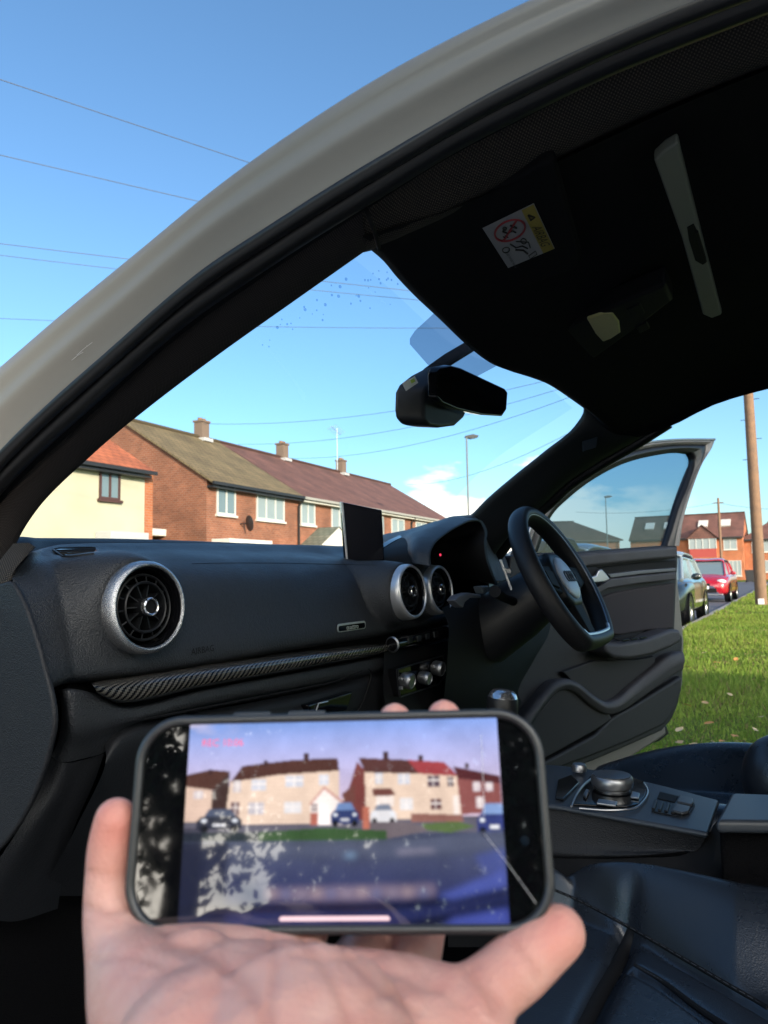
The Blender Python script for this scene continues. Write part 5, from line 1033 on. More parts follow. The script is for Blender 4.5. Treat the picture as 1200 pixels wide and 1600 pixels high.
M['t_moss'] = tiles('mossy_tiles', (.185,.135,.068), (.145,.11,.055)); M['t_brown'] = tiles('red_brown_tiles', (.16,.072,.055), (.13,.06,.048)); M['t_orange'] = tiles('orange_tiles', (.42,.12,.05), (.34,.10,.045)); M['t_dark'] = tiles('dark_brown_tiles', (.085,.055,.042), (.07,.047,.038))
M['upvc'] = material('white_frame', (.52,.52,.49), .45); M['pane'] = material('window_pane', (.14,.19,.21), .08, spec=.8); M['curtain'] = material('pale_curtain', (.24,.29,.30), .35, spec=.7); M['brown_frame'] = material('brown_frame', (.07,.03,.025), .5); M['gutter'] = material('dark_gutter', (.02,.02,.022), .4); M['flash'] = material('lead_flashing', (.42,.42,.42), .6); M['white_wood'] = material('white_boards', (.60,.58,.52), .6); M['grey_fascia'] = material('grey_fascia', (.30,.29,.26), .6)
def uvquad(mb_list, q, mat_i=0): mb_list.append((q, mat_i))
def house(name, label, o, ang, L, Dp, ez, rz, wall, roof, group=None, hip=(0,0), wins=(), chims=(), extra=None, sidewall=None, over=.35, fascia='gutter', gable=True):
    """o = left front corner seen from the street, ang = direction of the facade, Dp = depth away from the viewer"""
    e = V((cos(ang), sin(ang), 0)); n = V((-sin(ang), cos(ang), 0)); o = V((o[0], o[1], 0))
    T = thing(name, label, 'house', o, 0, group); pt = lambda s, d, z: o+e*s+n*d+V((0,0,z))
    def quads(nm, qs, mat, parent, sub_uv=True):
        me = bpy.data.meshes.new(nm); vs, fs, uvs = [], [], []
        for q in qs:
            k = len(vs); vs += [tuple(p) for p in q]; fs.append(tuple(range(k, k+len(q))))
            a = (q[1]-q[0]).normalized(); nn = a.cross(q[2]-q[1]).normalized() if len(q) > 2 else _z; bb = nn.cross(a)
            uvs += [((p-q[0]).dot(a), (p-q[0]).dot(bb)) for p in q]
        me.from_pydata(vs, [], fs); uv = me.uv_layers.new(name='UVMap'); uv.data.foreach_set('uv', np.array(uvs).ravel()); return link(nm, me, mat, parent, False)
    wl = [[pt(0,0,-.2), pt(L,0,-.2), pt(L,0,ez), pt(0,0,ez)], [pt(L,Dp,-.2), pt(0,Dp,-.2), pt(0,Dp,ez), pt(L,Dp,ez)]]
    gl = []
    for s, h, sg in ((0, hip[0], 1), (L, hip[1], -1)):
        a, b = (Dp, 0) if sg == 1 else (0, Dp)
        q = [pt(s,a,-.2), pt(s,b,-.2), pt(s,b,ez)] + ([pt(s,Dp/2,rz)] if h == 0 else []) + [pt(s,a,ez)]; gl.append(q)
    if sidewall: wo = quads('wall', wl, wall, T); quads('gable_wall', gl, sidewall, T)
    else: wo = quads('wall', wl+gl, wall, T)
    k = (rz-ez)/(Dp/2); zo = ez-over*k; th = .10; s0, s1 = (-.12 if hip[0] == 0 else -over), (L+.12 if hip[1] == 0 else L+over)
    r0, r1 = hip[0] if hip[0] else s0, L-hip[1] if hip[1] else s1
    up = V((0,0,th))
    f = [pt(s0,-over,zo)+up, pt(s1,-over,zo)+up, pt(r1,Dp/2,rz)+up, pt(r0,Dp/2,rz)+up]; bk = [pt(s1,Dp+over,zo)+up, pt(s0,Dp+over,zo)+up, pt(r0,Dp/2,rz)+up, pt(r1,Dp/2,rz)+up]
    rq = [f, bk]
    if hip[0]: rq.append([bk[1], f[0], f[3]])
    if hip[1]: rq.append([f[1], bk[0], bk[3]])
    rq.append([p-up for p in f][::-1]); rq.append([p-up for p in bk][::-1])
    rq += [[f[0]-up, f[1]-up, f[1], f[0]], [f[1]-up, f[2]-up, f[2], f[1]], [f[3]-up, f[0]-up, f[0], f[3]], [bk[1]-up, bk[2]-up, bk[2], bk[1]], [bk[3]-up, bk[0]-up, bk[0], bk[3]]]
    ro = quads('roof', rq, roof, T)
    mb = MB(); mb.tube([pt(r0,Dp/2,rz+th+.02), pt(r1,Dp/2,rz+th+.02)], .11, n=8); mb.build('ridge_tiles', roof, ro, smooth=True)
    mb = MB(); mb.prism([pt(s0,-over-.02,zo-.05), pt(s1,-over-.02,zo-.05), pt(s1,-over-.02,zo+.07), pt(s0,-over-.02,zo+.07)], n*-.10); mb.build('gutter', M[fascia], T)
    mb = MB(); mb.prism([pt(max(s0,0),-over+.02,zo-.15), pt(min(s1,L),-over+.02,zo-.15), pt(min(s1,L),-.01,zo-.15), pt(max(s0,0),-.01,zo-.15)], V((0,0,.08))); mb.build('soffit', M['white_wood'] if fascia != 'gutter' else M['gutter'], T)
    for s, z0 in chims:
        mb = MB(); c = pt(s, Dp/2, 0); rot = Matrix.Rotation(ang, 3, 'Z'); mb.box(c+V((0,0,(rz-.6+z0)/2)), (.54,.5,z0-rz+.6), rot=rot); mb.box(c+V((0,0,z0+.05)), (.63,.6,.09), rot=rot)
        ch = mb.build('chimney', M['brick_c'] if 'brick_c' in M else wall, ro)
        for d in (-.13,.13): m2 = MB(); m2.lathe([(.10,0),(.12,.05),(.10,.10),(.12,.12),(.09,.12)], c+e*d+V((0,0,z0+.10)), (0,0,1), 12); m2.build('chimney_pot', M['pot'], ch, smooth=True)
        m2 = MB(); m2.box(c+V((0,0,rz-.02)), (.66,.9,.16), rot=rot); m2.build('flashing', M['flash'], ch)
    for w in wins:
        s0_, z0_, s1_, z1_, np_, fm, bright = w
        fwd = -n; fw = .07
        g = MB(); fr = MB()
        a, b, c, d = [pt(s, -.02, z) for s, z in ((s0_,z0_),(s1_,z0_),(s1_,z1_),(s0_,z1_))]
        for (sa, za, sb, zb) in ((s0_,z0_,s1_,z0_+fw),(s0_,z1_-fw,s1_,z1_),(s0_,z0_+fw,s0_+fw,z1_-fw),(s1_-fw,z0_+fw,s1_,z1_-fw)) + tuple((s0_+(s1_-s0_)*i/np_-fw/2, z0_+fw, s0_+(s1_-s0_)*i/np_+fw/2, z1_-fw) for i in range(1, np_)):
            fr.prism([pt(sa,.01,za), pt(sb,.01,za), pt(sb,.01,zb), pt(sa,.01,zb)], fwd*.07)
        fo_ = fr.build('window', fm, T); sl_ = MB(); sl_.prism([pt(s0_-.06,.005,z0_-.09), pt(s1_+.06,.005,z0_-.09), pt(s1_+.06,.005,z0_-.005), pt(s0_-.06,.005,z0_-.005)], fwd*.13); sl_.build('sill', fm if fm is M['brown_frame'] else M['white_wood'], fo_)
        g.prism([pt(s0_+fw,.008,z0_+fw), pt(s1_-fw,.008,z0_+fw), pt(s1_-fw,.008,z1_-fw), pt(s0_+fw,.008,z1_-fw)], fwd*.03); g.build('pane', M['curtain'] if bright else M['pane'], fo_)
    if extra: extra(T, pt, n, quads)
    return T
M['brick_c'] = brick('chimney_brick', (.20,.085,.05), (.15,.065,.04), (.17,.12,.09)); M['pot'] = material('clay_pot', (.25,.13,.07), .8)
TA = radians(4.6); TO = V((20.15,20.34,0)); te = V((cos(TA), sin(TA), 0)); tn_ = V((-sin(TA), cos(TA), 0))
def fac(px, py, o=TO, nn=tn_, ee=te, back=0): q = PP(px, py, o+nn*back, nn); return (q-o).dot(ee), q.z
def wfac(x0, y0, x1, y1, x2=None, **kw):
    (s0, z1), (s1, _), (_, z0) = fac(x0, y0, **kw), fac(x1, y0, **kw), fac(x0, y1, **kw); return s0, z0, s1, z1
UL = 6.72; EZ, RZ, DP = 4.95, 7.75, 9.2
def uw(lst, k): return [(a-k*UL, z0, b-k*UL, z1, n_, M['upvc'], br) for (a, z0, b, z1), n_, br in lst]
w1 = [(wfac(338,753,367,803),2,0),(wfac(400,763,443,811),3,1)]; w2 = [(wfac(469,777,491,819),2,1),(wfac(517,786,541,825),2,1)]
chx = [fac(px, py, back=DP/2)[0] for px, py in ((315,684),(441,714),(533,739))]
def canopy(s0, s1, z, d=.9, th=.22, mat='white_wood'):
    def f(T, pt, n, quads): mb = MB(); mb.prism([pt(s0,-.01,z), pt(s1,-.01,z), pt(s1,-.01,z+th), pt(s0,-.01,z+th)], -n*d); mb.build('door_canopy', M[mat], T, bevel=.02)
    return f
def dish(px, py, r):
    def f(T, pt, n, quads):
        q = PP(px, py, TO-tn_*.35, tn_); mb = MB(); mb.lathe([(0,.0),(r*.6,.04),(r,.11),(r,.12),(r*.6,.055),(0,.012)], q, (V((.92,-.38,.15))), 28); m2 = mb.build('satellite_dish', M['gutter'], T, smooth=True); b2 = MB(); b2.tube([q, q+tn_*.36], .025, n=6); b2.build('dish_arm', M['gutter'], m2)
    return f
def pipe(s):
    def f(T, pt, n, quads): mb = MB(); mb.tube([pt(s,-.35,EZ-.3), pt(s,-.1,EZ-.6), pt(s,-.08,.1)], .05, n=8); mb.build('downpipe', M['gutter'], T, smooth=True)
    return f
def porch(s0, s1, z0, z1):
    def f(T, pt, n, quads):
        m = (s0+s1)/2; d = 1.1; mb = MB(); mb.prism([pt(s0,-d,z0), pt(s1,-d,z0), pt(m,-d,z1)], -n*.06); mb.build('porch_gable', M['white_wood'], T)
        quads('porch_roof', [[pt(s0-.1,-d-.1,z0-.05), pt(s0-.1,0,z0-.05), pt(m,0,z1+.05), pt(m,-d-.1,z1+.05)], [pt(s1+.1,0,z0-.05), pt(s1+.1,-d-.1,z0-.05), pt(m,-d-.1,z1+.05), pt(m,0,z1+.05)]], M['t_grey'], T)
        mb = MB()
        for s in (s0+.1, s1-.1): mb.tube([pt(s,-d+.05,-.1), pt(s,-d+.05,z0)], .06, n=8)
        mb.build('porch_post', M['white_wood'], T)
        mb = MB(); mb.prism([pt(m-.45,-.02,-.1), pt(m+.45,-.02,-.1), pt(m+.45,-.02,2.0), pt(m-.45,-.02,2.0)], -n*.05); mb.build('front_door', M['upvc'], T)
    return f
M['t_grey'] = tiles('grey_green_tiles', (.16,.17,.13), (.12,.13,.10))
def many(*fs):
    def f(*a):
        for q in fs: q(*a)
    return f
cw = wfac(330,835,398,851); pw = wfac(468,838,525,856)
GH = 'terraced brick houses across the road'
def side_canopy(T, pt, n, quads):
    a = PP(231,830, TO, te); y0 = 2.9; q0, q1 = (PP(231,828,TO,te)-TO).dot(tn_), (PP(292,832,TO,te)-TO).dot(tn_)
    mb = MB(); z = PP(260,832,TO-te*.4,te).z
    mb.prism([pt(-.01,2.0,z-.12), pt(-.01,4.6,z-.12), pt(-.01,4.6,z+.16), pt(-.01,2.0,z+.16)], V((-cos(TA),-sin(TA),0))*.9); mb.build('side_door_canopy', M['white_wood'], T, bevel=.02)
    mb = MB(); mb.prism([pt(-.01,2.8,0), pt(-.01,3.7,0), pt(-.01,3.7,2.0), pt(-.01,2.8,2.0)], V((-1,0,0))*.05); mb.build('side_door', M['upvc'], T)
house('terraced_house', 'brick end house with mossy olive roof and brick gable, beside the cream house', TO, TA, UL, DP, EZ, RZ, M['brick'], M['t_moss'], GH, wins=uw(w1, 0), chims=[(chx[0], RZ+.85)], extra=many(canopy(cw[0], cw[2], cw[1]), dish(386,818,.34), pipe(UL-.1), side_canopy))
house('terraced_house', 'brick house with red-brown roof and pointed white porch, next to the mossy-roofed one', TO+te*UL, TA, UL, DP, EZ, RZ, M['brick'], M['t_brown'], GH, wins=uw(w2, 1), chims=[(chx[1]-UL, RZ+.85)], extra=many(porch(pw[0]-UL, pw[2]-UL, pw[1]+.1, pw[1]+1.0), pipe(UL-.1)), fascia='grey_fascia')
w3 = [((2*UL+.7,3.2,2*UL+2.6,4.5),2,1),((2*UL+3.7,3.2,2*UL+5.6,4.5),2,1)]; w4 = [((3*UL+.7,3.2,3*UL+2.6,4.5),2,1),((3*UL+3.4,3.2,3*UL+5.4,4.5),3,1)]
def aerial(T, pt, n, quads):
    q = pt(chx[2]-2*UL-.5, DP/2, RZ); mb = MB(); mb.tube([q, q+V((0,0,3.0))], .025, n=6); mb.tube([q+V((-.7,0,3.0)), q+V((.9,.3,2.75))], .02, n=6)
    for i in range(7): c = q+V((-.6+.22*i, .04*i, 2.98-.035*i)); mb.tube([c-tn_*.35+V((0,0,.1)), c+tn_*.35+V((0,0,-.1))], .012, n=4)
    mb.build('tv_aerial', M['alu'], T)
house('terraced_house', 'brick house with tall television aerial on its roof, behind the car screen', TO+te*2*UL, TA, UL, DP, EZ, RZ, M['brick'], M['t_brown'], GH, wins=uw(w3, 2), chims=[(chx[2]-2*UL, RZ+.85)], extra=many(aerial, pipe(UL-.1)), fascia='grey_fascia')
house('terraced_house', 'farthest brick house of the terrace, its bare gable end towards the white cloud', TO+te*3*UL, TA, UL, DP, EZ, RZ, M['brick'], M['t_brown'], GH, wins=uw(w4, 3), fascia='grey_fascia')
# cream house on the left
CA = radians(2.5); CE = V((cos(CA), sin(CA), 0)); CN = V((-sin(CA), cos(CA), 0)); c_r = PP(226,760, V((15.9,19.25,0)), CN); c_r.z = 0
CL = 9.0; CO = c_r-CE*CL
kw = dict(o=CO, nn=CN, ee=CE); a = wfac(155,724,187,779, **kw)
cz0 = wfac(148,830,208,842, **kw)
def cream_extra(T, pt, n, quads):
    quads('brick_pier', [[pt(CL+.004,0,-.2), pt(CL+.42,.04,-.2), pt(CL+.42,.04,4.75), pt(CL+.004,0,4.75)], [pt(CL+.42,.04,-.2), pt(CL+.42,8.4,-.2), pt(CL+.42,8.4,4.75), pt(CL+.42,.04,4.75)]], M['brick_o'], T)
    mb = MB(); mb.prism([pt(cz0[0],-.01,cz0[1]-.05), pt(cz0[2],-.01,cz0[1]-.05), pt(cz0[2],-.01,cz0[1]+.22), pt(cz0[0],-.01,cz0[1]+.22)], -n*.7); mb.build('bay_roof', M['flash'], T, bevel=.02)
    mb = MB(); mb.prism([pt(cz0[0]+.1,-.01,.7), pt(cz0[2]-.1,-.01,.7), pt(cz0[2]-.1,-.01,cz0[1]-.06), pt(cz0[0]+.1,-.01,cz0[1]-.06)], -n*.55); mb.build('bay_window', M['upvc'], T)
house('cream_house', 'cream rendered house with orange tiled roof and one brown-framed upper window', CO, CA, CL, 8.6, 4.75, 7.3, M['render'], M['t_orange'], wins=[(a[0], a[1], a[2], a[3], 2, M['brown_frame'], 0), (.9, 2.95, 2.5, 4.35, 2, M['brown_frame'], 0)], hip=(0,0), extra=cream_extra)
# houses at the far end of the road, facing us
RA = radians(-90); RO = V((97,21.5,0))
kw2 = dict(o=RO, nn=V((1,0,0)), ee=V((0,-1,0)))
def rw(x0, y0, x1, y1, n_, br=1): s0, z0, s1, z1 = wfac(x0, y0, x1, y1, **kw2); return [s0, z0, s1, z1, n_, M['upvc'], br]
sA = fac(1052,850,**kw2)[0]; sB = fac(1118,850,**kw2)[0]; sC = fac(1161,850,**kw2)[0]; 
def sh_(w, s): return (w[0]-s, w[1], w[2]-s, w[3], *w[4:])
def rooflight(px, py):
    def f(T, pt, n, quads):
        s = fac(px, 850, **kw2)[0]; k = 2.9/4.2; d0 = 1.5
        q = [(s-.55,d0),(s+.55,d0),(s+.55,d0+1.2),(s-.55,d0+1.2)]
        mb = MB(); mb.prism([RO+V((0,-1,0))*a_+V((1,0,0))*b_+V((0,0,5.3+.14+b_*k)) for a_, b_ in q], V((-.1,0,.14))); mb.build('roof_window', M['upvc'], T)
    return f
def bay_gable(px0, px1, zt):
    def f(T, pt, n, quads):
        s0, s1 = fac(px0,850,**kw2)[0], fac(px1,850,**kw2)[0]; g = lambda s, d, z: RO+V((0,-1,0))*s+V((1,0,0))*d+V((0,0,z)); m = (s0+s1)/2
        quads('bay_wall', [[g(s0,-.7,0), g(s1,-.7,0), g(s1,-.7,2.7), g(s0,-.7,2.7)], [g(s1,-.7,0), g(s1,0,0), g(s1,0,5.1), g(s1,-.7,5.1)], [g(s0,0,0), g(s0,-.7,0), g(s0,-.7,5.1), g(s0,0,5.1)]], M['brick_o'], T)
        quads('red_panel', [[g(s0,-.705,2.7), g(s1,-.705,2.7), g(s1,-.705,3.75), g(s0,-.705,3.75)]], M['redpanel'], T)
        quads('bay_window', [[g(s0,-.705,3.75), g(s1,-.705,3.75), g(s1,-.705,5.0), g(s0,-.705,5.0)]], M['curtain'], T)
        mb = MB()
        for i in range(5): s = s0+(s1-s0)*i/4; mb.tube([g(s,-.72,3.75), g(s,-.72,5.0)], .06, n=4)
        mb.build('bay_frame', M['upvc'], T)
        quads('bay_gable', [[g(s0-.3,-.8,5.0), g(s1+.3,-.8,5.0), g(m,-.8,zt)]], M['t_brown'], T); quads('bay_roof', [[g(s0-.4,-.95,4.95), g(m,-.95,zt+.1), g(m,3.0,zt+.1), g(s0-.4,1,4.95)], [g(m,-.95,zt+.1), g(s1+.4,-.95,4.95), g(s1+.4,1,4.95), g(m,3.0,zt+.1)]], M['t_brown'], T)
    return f
M['redpanel'] = material('red_tile_hanging', (.34,.06,.05), .8)
GR = 'brick houses at the far end of the road'
house('far_house', 'dark-roofed house seen through the tinted window of the driver door', RO+V((0,-1,0))*(fac(985,850,**kw2)[0]), RA, sA-fac(985,850,**kw2)[0], 8.4, 5.3, 8.2, M['brick_o'], M['t_dark'], GR, wins=[], extra=many(rooflight(1012,0), rooflight(1042,0)))
house('far_house', 'brown-roofed house with pointed bay, red panel and two roof windows', RO+V((0,-1,0))*sA, RA, sC-sA, 8.4, 5.3, 8.2, M['brick_o'], M['t_brown'], GR, wins=[sh_(rw(1130,842,1151,859,2), sA), sh_(rw(1138,876,1158,900,3), sA), sh_(rw(1086,877,1112,900,3), sA)], extra=many(rooflight(1097,0), rooflight(1133,0), bay_gable(1078,1120,6.6), ))
house('far_house', 'low bright orange brick house behind the leaning wooden pole', RO+V((1.5,-1*sC,0))-V((0,.02,0)), RA, 9.0, 8.0, 4.9, 6.9, M['brick_o'], M['t_brown'], GR, wins=[(.8,3.2,2.9,4.6,2,M['upvc'],1),(.9,.8,3.0,2.2,2,M['upvc'],1),(5.2,3.2,7.4,4.6,2,M['upvc'],1)], hip=(2.5,0))
house('far_house', 'hip-roofed house beyond the steering wheel, dark against the clouds', V((82,27.5,0)), radians(-62), 9.5, 9.0, 4.9, 7.2, M['brick'], M['t_dark'], None, hip=(0,4.2), chims=[(1.0, 8.0)], wins=[])
# unseen house behind the photographer, narrowed and placed to shade just the car
for i, (x, y) in enumerate(((-9.6,-14.2),)):
    house('shade_house', 'plain brick house behind the photographer, sized to shade the car', V((x+5.6, y, 0)), radians(180), 5.6, 8.0, 5.0, 8.2, M['brick'], M['t_dark'], None, wins=[(.7,3.2,2.1,4.5,2,M['upvc'],0),(3.4,3.2,5.0,4.5,2,M['upvc'],0),(1.0,.9,3.0,2.3,2,M['upvc'],0)])

# ------------------------------------------------------------------ trees behind the photographer
barkm = material('bark', (.05,.04,.03), .9, bump=('noise', 20, .02, 1)); leafm = material('tree_leaf', (.045,.07,.02), .6)
def tree(label, x, y, h, r, n, seed):
    rg = np.random.RandomState(seed); T = thing('garden_tree', label, 'tree', (x, y, 0), local=True); T['group'] = 'trees behind the photographer'
    mb = MB(); mb.tube([V((0,0,-.1)), V((.05,.02,h*.3)), V((-.05,.1,h*.6)), V((0,0,h*.9))], [.22,.17,.11,.03], n=12); ends = []
    for i in range(16):
        a = rg.rand()*6.28; z = h*(.28+.5*rg.rand()); L_ = r*(.5+.5*rg.rand()); p1 = V((cos(a)*L_*.5, sin(a)*L_*.5, z+L_*.25)); p2 = V((cos(a)*L_, sin(a)*L_, z+L_*.55)); mb.tube([V((0,0,z)), p1, p2], [.07,.05,.015], n=7); ends += [p1, p2]
    ends.append(V((0,0,h*.9))); mb.build('trunk', barkm, T, smooth=True)
    C_ = np.array([tuple(q) for q in ends]); idx = rg.randint(0, len(C_), n); c = C_[idx]+rg.normal(0, r*.17, (n,3)); u = rg.normal(0,1,(n,3)); u /= np.linalg.norm(u, axis=1)[:,None]; w = np.cross(u, rg.normal(0,1,(n,3))); w /= np.linalg.norm(w, axis=1)[:,None]; sz = .05+.05*rg.rand(n)[:,None]
    vv = np.stack([c-u*sz, c+w*sz*.45, c+u*sz, c-w*sz*.45], 1).reshape(-1,3); me = bpy.data.meshes.new('crown'); me.from_pydata(vv.tolist(), [], np.arange(n*4).reshape(-1,4).tolist()); link('crown', me, leafm, T, False)
tree('leafy garden tree behind the photographer, reflected in the phone glass', -8.8, -.9, 5.2, 1.9, 7000, 3)
tree('bushy garden tree farther behind the photographer', -13.5, -7.5, 6.5, 2.4, 5000, 5)

rg = np.random.RandomState(11); T = thing('added_hedge', 'tall dark hedge behind the photographer, added to darken the phone reflection', 'hedge', (-11.5, -6.6, 0), radians(-55), local=True); n_ = 20000  # unseen hedge added to keep the phone glass dark on the right
c = np.c_[rg.uniform(-4.2,4.2,n_), rg.uniform(-.5,.5,n_), rg.uniform(.0,5.2,n_)]; u = rg.normal(0,1,(n_,3)); u /= np.linalg.norm(u,axis=1)[:,None]; w = np.cross(u, rg.normal(0,1,(n_,3))); w /= np.linalg.norm(w,axis=1)[:,None]; sz = .08+.09*rg.rand(n_)[:,None]
vv = np.stack([c-u*sz, c+w*sz*.5, c+u*sz, c-w*sz*.5],1).reshape(-1,3); me = bpy.data.meshes.new('foliage'); me.from_pydata(vv.tolist(), [], np.arange(n_*4).reshape(-1,4).tolist()); link('foliage', me, leafm, T, False)
for x_ in np.linspace(-3.8,3.8,7): mb = MB(); mb.tube([V((x_,0,-.1)), V((x_+.1,.05,4.4))], [.05,.02], n=8); mb.build('stem', barkm, T, smooth=True)
# ------------------------------------------------------------------ street furniture
def lamp(label, px, py, pb, d, hgt):
    top = P(px, py, d=d); base = V((top.x, top.y, 0)); T = thing('street_lamp', label, 'street lamp', base, group='street lamps'); m = material('lamp_post_grey', (.12,.14,.14), .5)
    mb = MB(); mb.tube([base, base+V((0,0,1.3))], .085, n=12); mb.tube([base+V((0,0,1.3)), V((top.x, top.y, top.z-.05))], [.06,.04], n=12); mb.build('pole', m, T, smooth=True)
    sd = V((CR.x, CR.y, 0)).normalized(); c = top+sd*.28; mb = MB()
    mb.prism([c-sd*.36+V((0,0,-.03)), c-sd*.1+V((0,0,-.10)), c+sd*.30+V((0,0,-.02)), c+sd*.34+V((0,0,.05)), c+sd*.05+V((0,0,.12)), c-sd*.36+V((0,0,.04))], V((-sd.y, sd.x, 0))*.26); mb.build('lamp_head', M['gutter'], T, bevel=.02)
    mb = MB(); mb.prism([c-sd*.08+V((0,0,-.105)), c+sd*.25+V((0,0,-.04)), c+sd*.25+V((0,0,-.055)), c-sd*.08+V((0,0,-.12))], V((-sd.y, sd.x, 0))*.22); mb.build('lamp_glass', M['pane'], T)
lamp('grey street lamp standing clear in the windscreen, right of the terrace', 729, 682, 805, 37, 8); lamp('distant street lamp seen through the driver door window', 946, 776, 845, 66, 8)
wood = material('weathered_wood', (.22,.13,.075), .85, var=(6,.8,(.13,.085,.06)), bump=('noise', 30, .01, .8))
pb = P(1190,945,d=21.5); pb.z = -.2; ptop = V((pb.x-.05, pb.y+.02, 8.7))
T = thing('utility_pole', 'tall wooden utility pole standing on the grass verge at the right edge', 'utility pole', pb)
mb = MB(); mb.tube([pb, pb.lerp(ptop,.5), ptop], [.165,.145,.12], n=16); mb.build('pole', wood, T, smooth=True)
for z in (4.3, 4.9, 5.5, 6.1): mb = MB(); sg_ = 1 if int(z*10)%12 == 7 else -1; mb.tube([V((pb.x, pb.y, z)), V((pb.x, pb.y+.27*sg_, z))], .010, n=6); mb.build('step_bolt', M['gutter'], T)
mb = MB(); mb.lathe([(.13,-.02),(.14,.0),(.10,.06),(0,.08)], ptop, (0,0,1), 16); mb.build('pole_cap', M['gutter'], T)
mb = MB(); mb.box(V((pb.x-.165, pb.y, .10)), (.04,.16,.16)); mb.build('pole_tag', M['sticker'], T, bevel=.01)
q2 = P(1122,778,d=75); b2 = V((q2.x, q2.y, -.2)); T = thing('utility_pole', 'thin far wooden pole in front of the brown-roofed house', 'utility pole', b2); mb = MB(); mb.tube([b2, q2], [.16,.11], n=10); mb.build('pole', wood, T, smooth=True); mb = MB(); mb.tube([q2+V((0,-.5,-.5)), q2+V((0,.5,-.5))], .05, n=6); mb.build('cross_arm', wood, T)
wirem = material('cable', (.05,.06,.075), .6)
def wire(label, a, b, sag, r=.011):
    mb = MB(); mb.tube([a.lerp(b, i/30)-V((0,0,sag*4*(i/30)*(1-i/30))) for i in range(31)], r*.72, n=6); tag(mb.build('overhead_wire', wirem, None), label, 'overhead wire', 'overhead wires from the wooden pole')
def thr(px, py, d, ref=ptop): return P(px, py, d=d)
pt_ = ptop-V((0,0,.25))
for lab_, (px, py, d), sag, r in (('topmost overhead wire in the sky left of the roof pillar', (-120,84,9), .05, .008), ('second overhead wire from the top, left of the roof pillar', (-120,214,11), .06, .008), ('upper of the close pair of wires left of the pillar', (-120,366,14), .1, .009), ('lower of the close pair of wires left of the pillar', (-120,384,14.5), .2, .008),
    ('overhead wire just above the windscreen raindrops and mirror', (-100,493,20), .25, .009), ('cable meeting the chimney of the mossy-roofed house', (318,662,33), .9, .011), ('cable running down to the red-brown roof, left of the mirror', (372,694,36), 1.0, .011), ('cable ending by the second chimney of the terrace', (455,716,42), 1.1, .012), ('long cable falling past the street lamp to the far gable', (636,757,52), 1.3, .014)):
    wire(lab_, P(px, py, d=d), pt_, sag, r)
wire('thin cable from the far pole towards the left', q2+V((0,0,-.5)), P(900,800,d=90), .5, .02); wire('thin cable from the far pole towards the right', q2+V((0,0,-.5)), P(1330,790,d=60), .5, .02)
# wheelie bin by the far gardens
wp = P(1172,912,d=62); wp.z = 0; T = thing('wheelie_bin', 'dark wheelie bin on the far grass left of the wooden pole base', 'bin', (wp.x, wp.y, 0), radians(10), local=True); mb = MB(); mb.add([V(q) for q in ((-.24,-.26,.06),(.24,-.26,.06),(.24,.26,.06),(-.24,.26,.06),(-.30,-.33,1.0),(.30,-.33,1.0),(.30,.33,1.0),(-.30,.33,1.0))], [(3,2,1,0),(4,5,6,7),(0,1,5,4),(1,2,6,5),(2,3,7,6),(3,0,4,7)]); mb.build('bin_body', M['gutter'], T, bevel=.03); mb = MB(); mb.box((0,0,1.03),(.64,.72,.07)); mb.build('lid', M['gutter'], T, bevel=.02)
for s in (-1,1): mb = MB(); mb.lathe([(0,-.03),(.1,-.03),(.1,.03),(0,.03)], (.2,s*.27,.1), (0,1,0), 16); mb.build('wheel', M['rubber'], T)

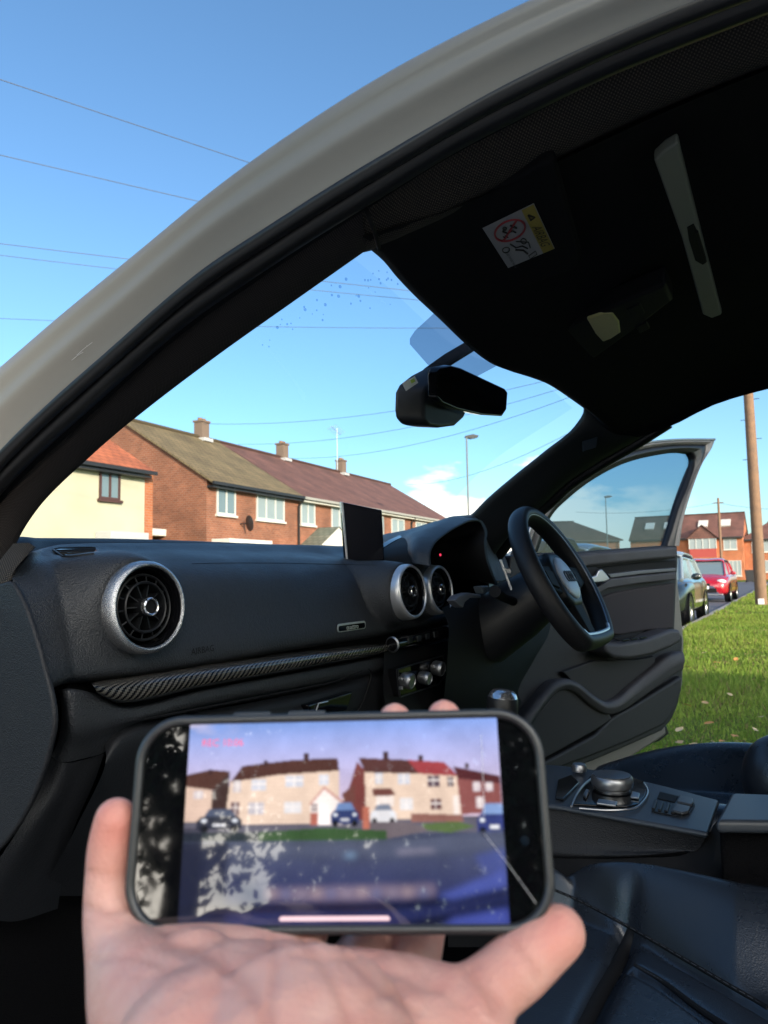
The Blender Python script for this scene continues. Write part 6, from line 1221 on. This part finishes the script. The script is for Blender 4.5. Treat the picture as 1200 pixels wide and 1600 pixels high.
# ------------------------------------------------------------------ parked cars in the road
def parked(label, x, y, rz, body_m, L=4.0, Wd=1.72, H=1.45, roof_m=None, round_lamp=False, plate=True):
    T = thing('parked_car', label, 'car', (x, y, -.09), rz, 'cars parked along the road', local=True)
    # body: stations along the length (x forward), half width and z of sill / waist / top
    st = [(-.5,.80,.45,.80,.86),(-.485,.93,.30,.90,.94),(-.42,.99,.24,.93,.97),(-.2,1,.22,.93,.97),(.05,1,.22,.92,.96),(.2,1,.22,.91,.96),(.34,.985,.23,.86,.92),(.43,.94,.24,.78,.82),(.485,.84,.28,.68,.71),(.5,.74,.36,.60,.63)]
    rows = []
    for f, w, zb, zw, zt in st:
        h = Wd/2*w; k = H/1.45; rows.append([V((f*L, s*a*h, z*k)) for s, a, z in ((-1,.80,zb),(-1,.97,zb+.08),(-1,1,(zb+zw)/2),(-1,.97,zw-.05),(-1,.90,zw),(-1,.55,zt),(0,0,zt+.015),(1,.55,zt),(1,.90,zw),(1,.97,zw-.05),(1,1,(zb+zw)/2),(1,.97,zb+.08),(1,.80,zb))])
    rows = [[V((rows[0][0].x, p.y*.6, .6+(p.z-.6)*.6)) for p in rows[0]]]+rows+[[V((rows[-1][0].x+.02, p.y*.7, .48+(p.z-.48)*.6)) for p in rows[-1]]]
    rr2 = [crom(r, 40) for r in rows]; cc = [crom([r[j] for r in rr2], 60) for j in range(40)]
    grid('body', [[c[i] for c in cc] for i in range(60)], body_m, T)
    # cabin: glasshouse with roof
    k = H/1.45; g = [(-.47,.92,.62),(-.40,1.36,.66),(-.25,1.43,.68),(-.02,1.45,.69),(.08,1.42,.68),(.285,.93,.80)]
    lo_ = [V((f*L, s*Wd/2*.90, .90*k)) for s in (-1, 1) for f in (0,)]
    gls, rf = MB(), MB()
    A = [(-.475,.91,.82),(-.41,1.33,.68),(.07,1.38,.68),(.30,.92,.82)]
    lf_, rt_ = [[V((f*L, s*Wd/2*w, z*k)) for f, z, w in A] for s in (-1, 1)]
    gls.add(lf_+rt_, [(0,1,2,3),(7,6,5,4),(3,2,6,7),(0,4,5,1)]); gls.build('windows', M['pane'], T)
    top = [[V((f*L, s*Wd/2*w, z*k)) for s, w in ((-1,.69),(-1,.60),(-.0,.0),(1,.60),(1,.69))] for f, z in ((-.43,1.30),(-.36,1.40),(-.2,1.44),(.0,1.44),(.075,1.385))]
    top = [[p+V((0,0,.035 if 0 < j < 4 else 0)) for j, p in enumerate(r)] for r in top]
    cc = [crom(r, 24) for r in top]; c2 = [crom([r[j] for r in cc], 24) for j in range(24)]; grid('roof', [[c[i] for c in c2] for i in range(24)], roof_m or body_m, T, thick=.03)
    for q in (lf_, rt_):
        pil = MB()
        s = 1 if q is rt_ else -1; o_ = V((0, s*.004, 0))
        pil.tube([q[3]+o_, q[2]+o_], .035, n=8); pil.tube([q[0]+o_, q[1]+o_], .05, n=8); pil.tube([q[1]+o_, q[2]+o_], .03, n=8); m_1 = q[1].lerp(q[2], .5); m_2 = q[0].lerp(q[3], .47); pil.tube([m_1+o_, m_2+o_], .035, n=6)
        pil.build('window_pillars', roof_m or body_m, T, smooth=True)
    for f in (-.32, .31):
        for s in (-1, 1):
            c = (f*L, s*(Wd/2-.09), .31); w = MB(); w.lathe([(.19,-.09),(.30,-.10),(.315,-.06),(.315,.06),(.30,.10),(.19,.09)], c, (0,1,0), 28); t_ = w.build('wheel', M['rubber'], T, smooth=True); w = MB(); w.lathe([(.20,.09*s),(.18,.06*s),(.06,.085*s),(0,.085*s)], c, (0,1,0), 20); w.build('rim', M['satin'], t_, smooth=True)
            w = MB(); w.lathe([(.335,.0),(.335,.105*s),(.37,.105*s)], c, (0,1,0), 28); w.build('wheel_arch', M['matt'], T, smooth=True)
    hl = material('headlamp', (.65,.68,.70), .12, spec=.8)
    for s in (-1, 1):
        w = MB()
        if round_lamp: w.ell((.465*L, s*Wd*.33, .70*k), (.10,.13,.13), n=12)
        else: w.ell((.455*L, s*Wd*.365, .70*k), (.14,.17,.085), n=12)
        w.build('headlight', hl, T, smooth=True)
        w = MB(); w.ell((.235*L, s*(Wd/2+.09), .98*k), (.06,.10,.07), n=10); w.build('door_mirror', body_m, T, smooth=True)
    w = MB(); w.box((.496*L,0,.40*k), (.10,Wd*.58,.16)); w.box((.498*L,0,.60*k), (.08,Wd*.34,.09)); w.build('grille', M['matt'], T, bevel=.02)
    w = MB(); w.box((.515*L,0,.50*k), (.05,.52,.11)); w.build('number_plate', M['sticker'], T, bevel=.005)
    w = MB(); w.box((.49*L,0,.26*k), (.14,Wd*.8,.06)); w.build('bumper_lip', M['satin'], T, bevel=.02)
    return T
dark_car = material('dark_car_paint', (.012,.016,.016), .18, coat=1); red_car = material('red_car_paint', (.33,.008,.02), .22, coat=1); blue_car = material('silver_blue_paint', (.17,.22,.28), .25, metal=.5, coat=1); roof_glint = material('roof_glint_paint', (.20,.24,.26), .25, coat=.8)  # roof of the dark car greyed to carry its sky highlights
parked('dark round-lamped hatchback, sky highlights coloured into its roof, parked just beyond the driver door', 15.9, 2.99, pi, dark_car, L=3.8, Wd=1.72, H=1.46, roof_m=roof_glint, round_lamp=True)
parked('red hatchback facing us, parked farther along the kerb', 29.1, 3.42, pi, red_car, L=4.1, Wd=1.76, H=1.5)
parked('silver-blue car whose roof shows through the driver door window', 10.0, 3.45, pi, blue_car, L=4.2, Wd=1.75, H=1.47)
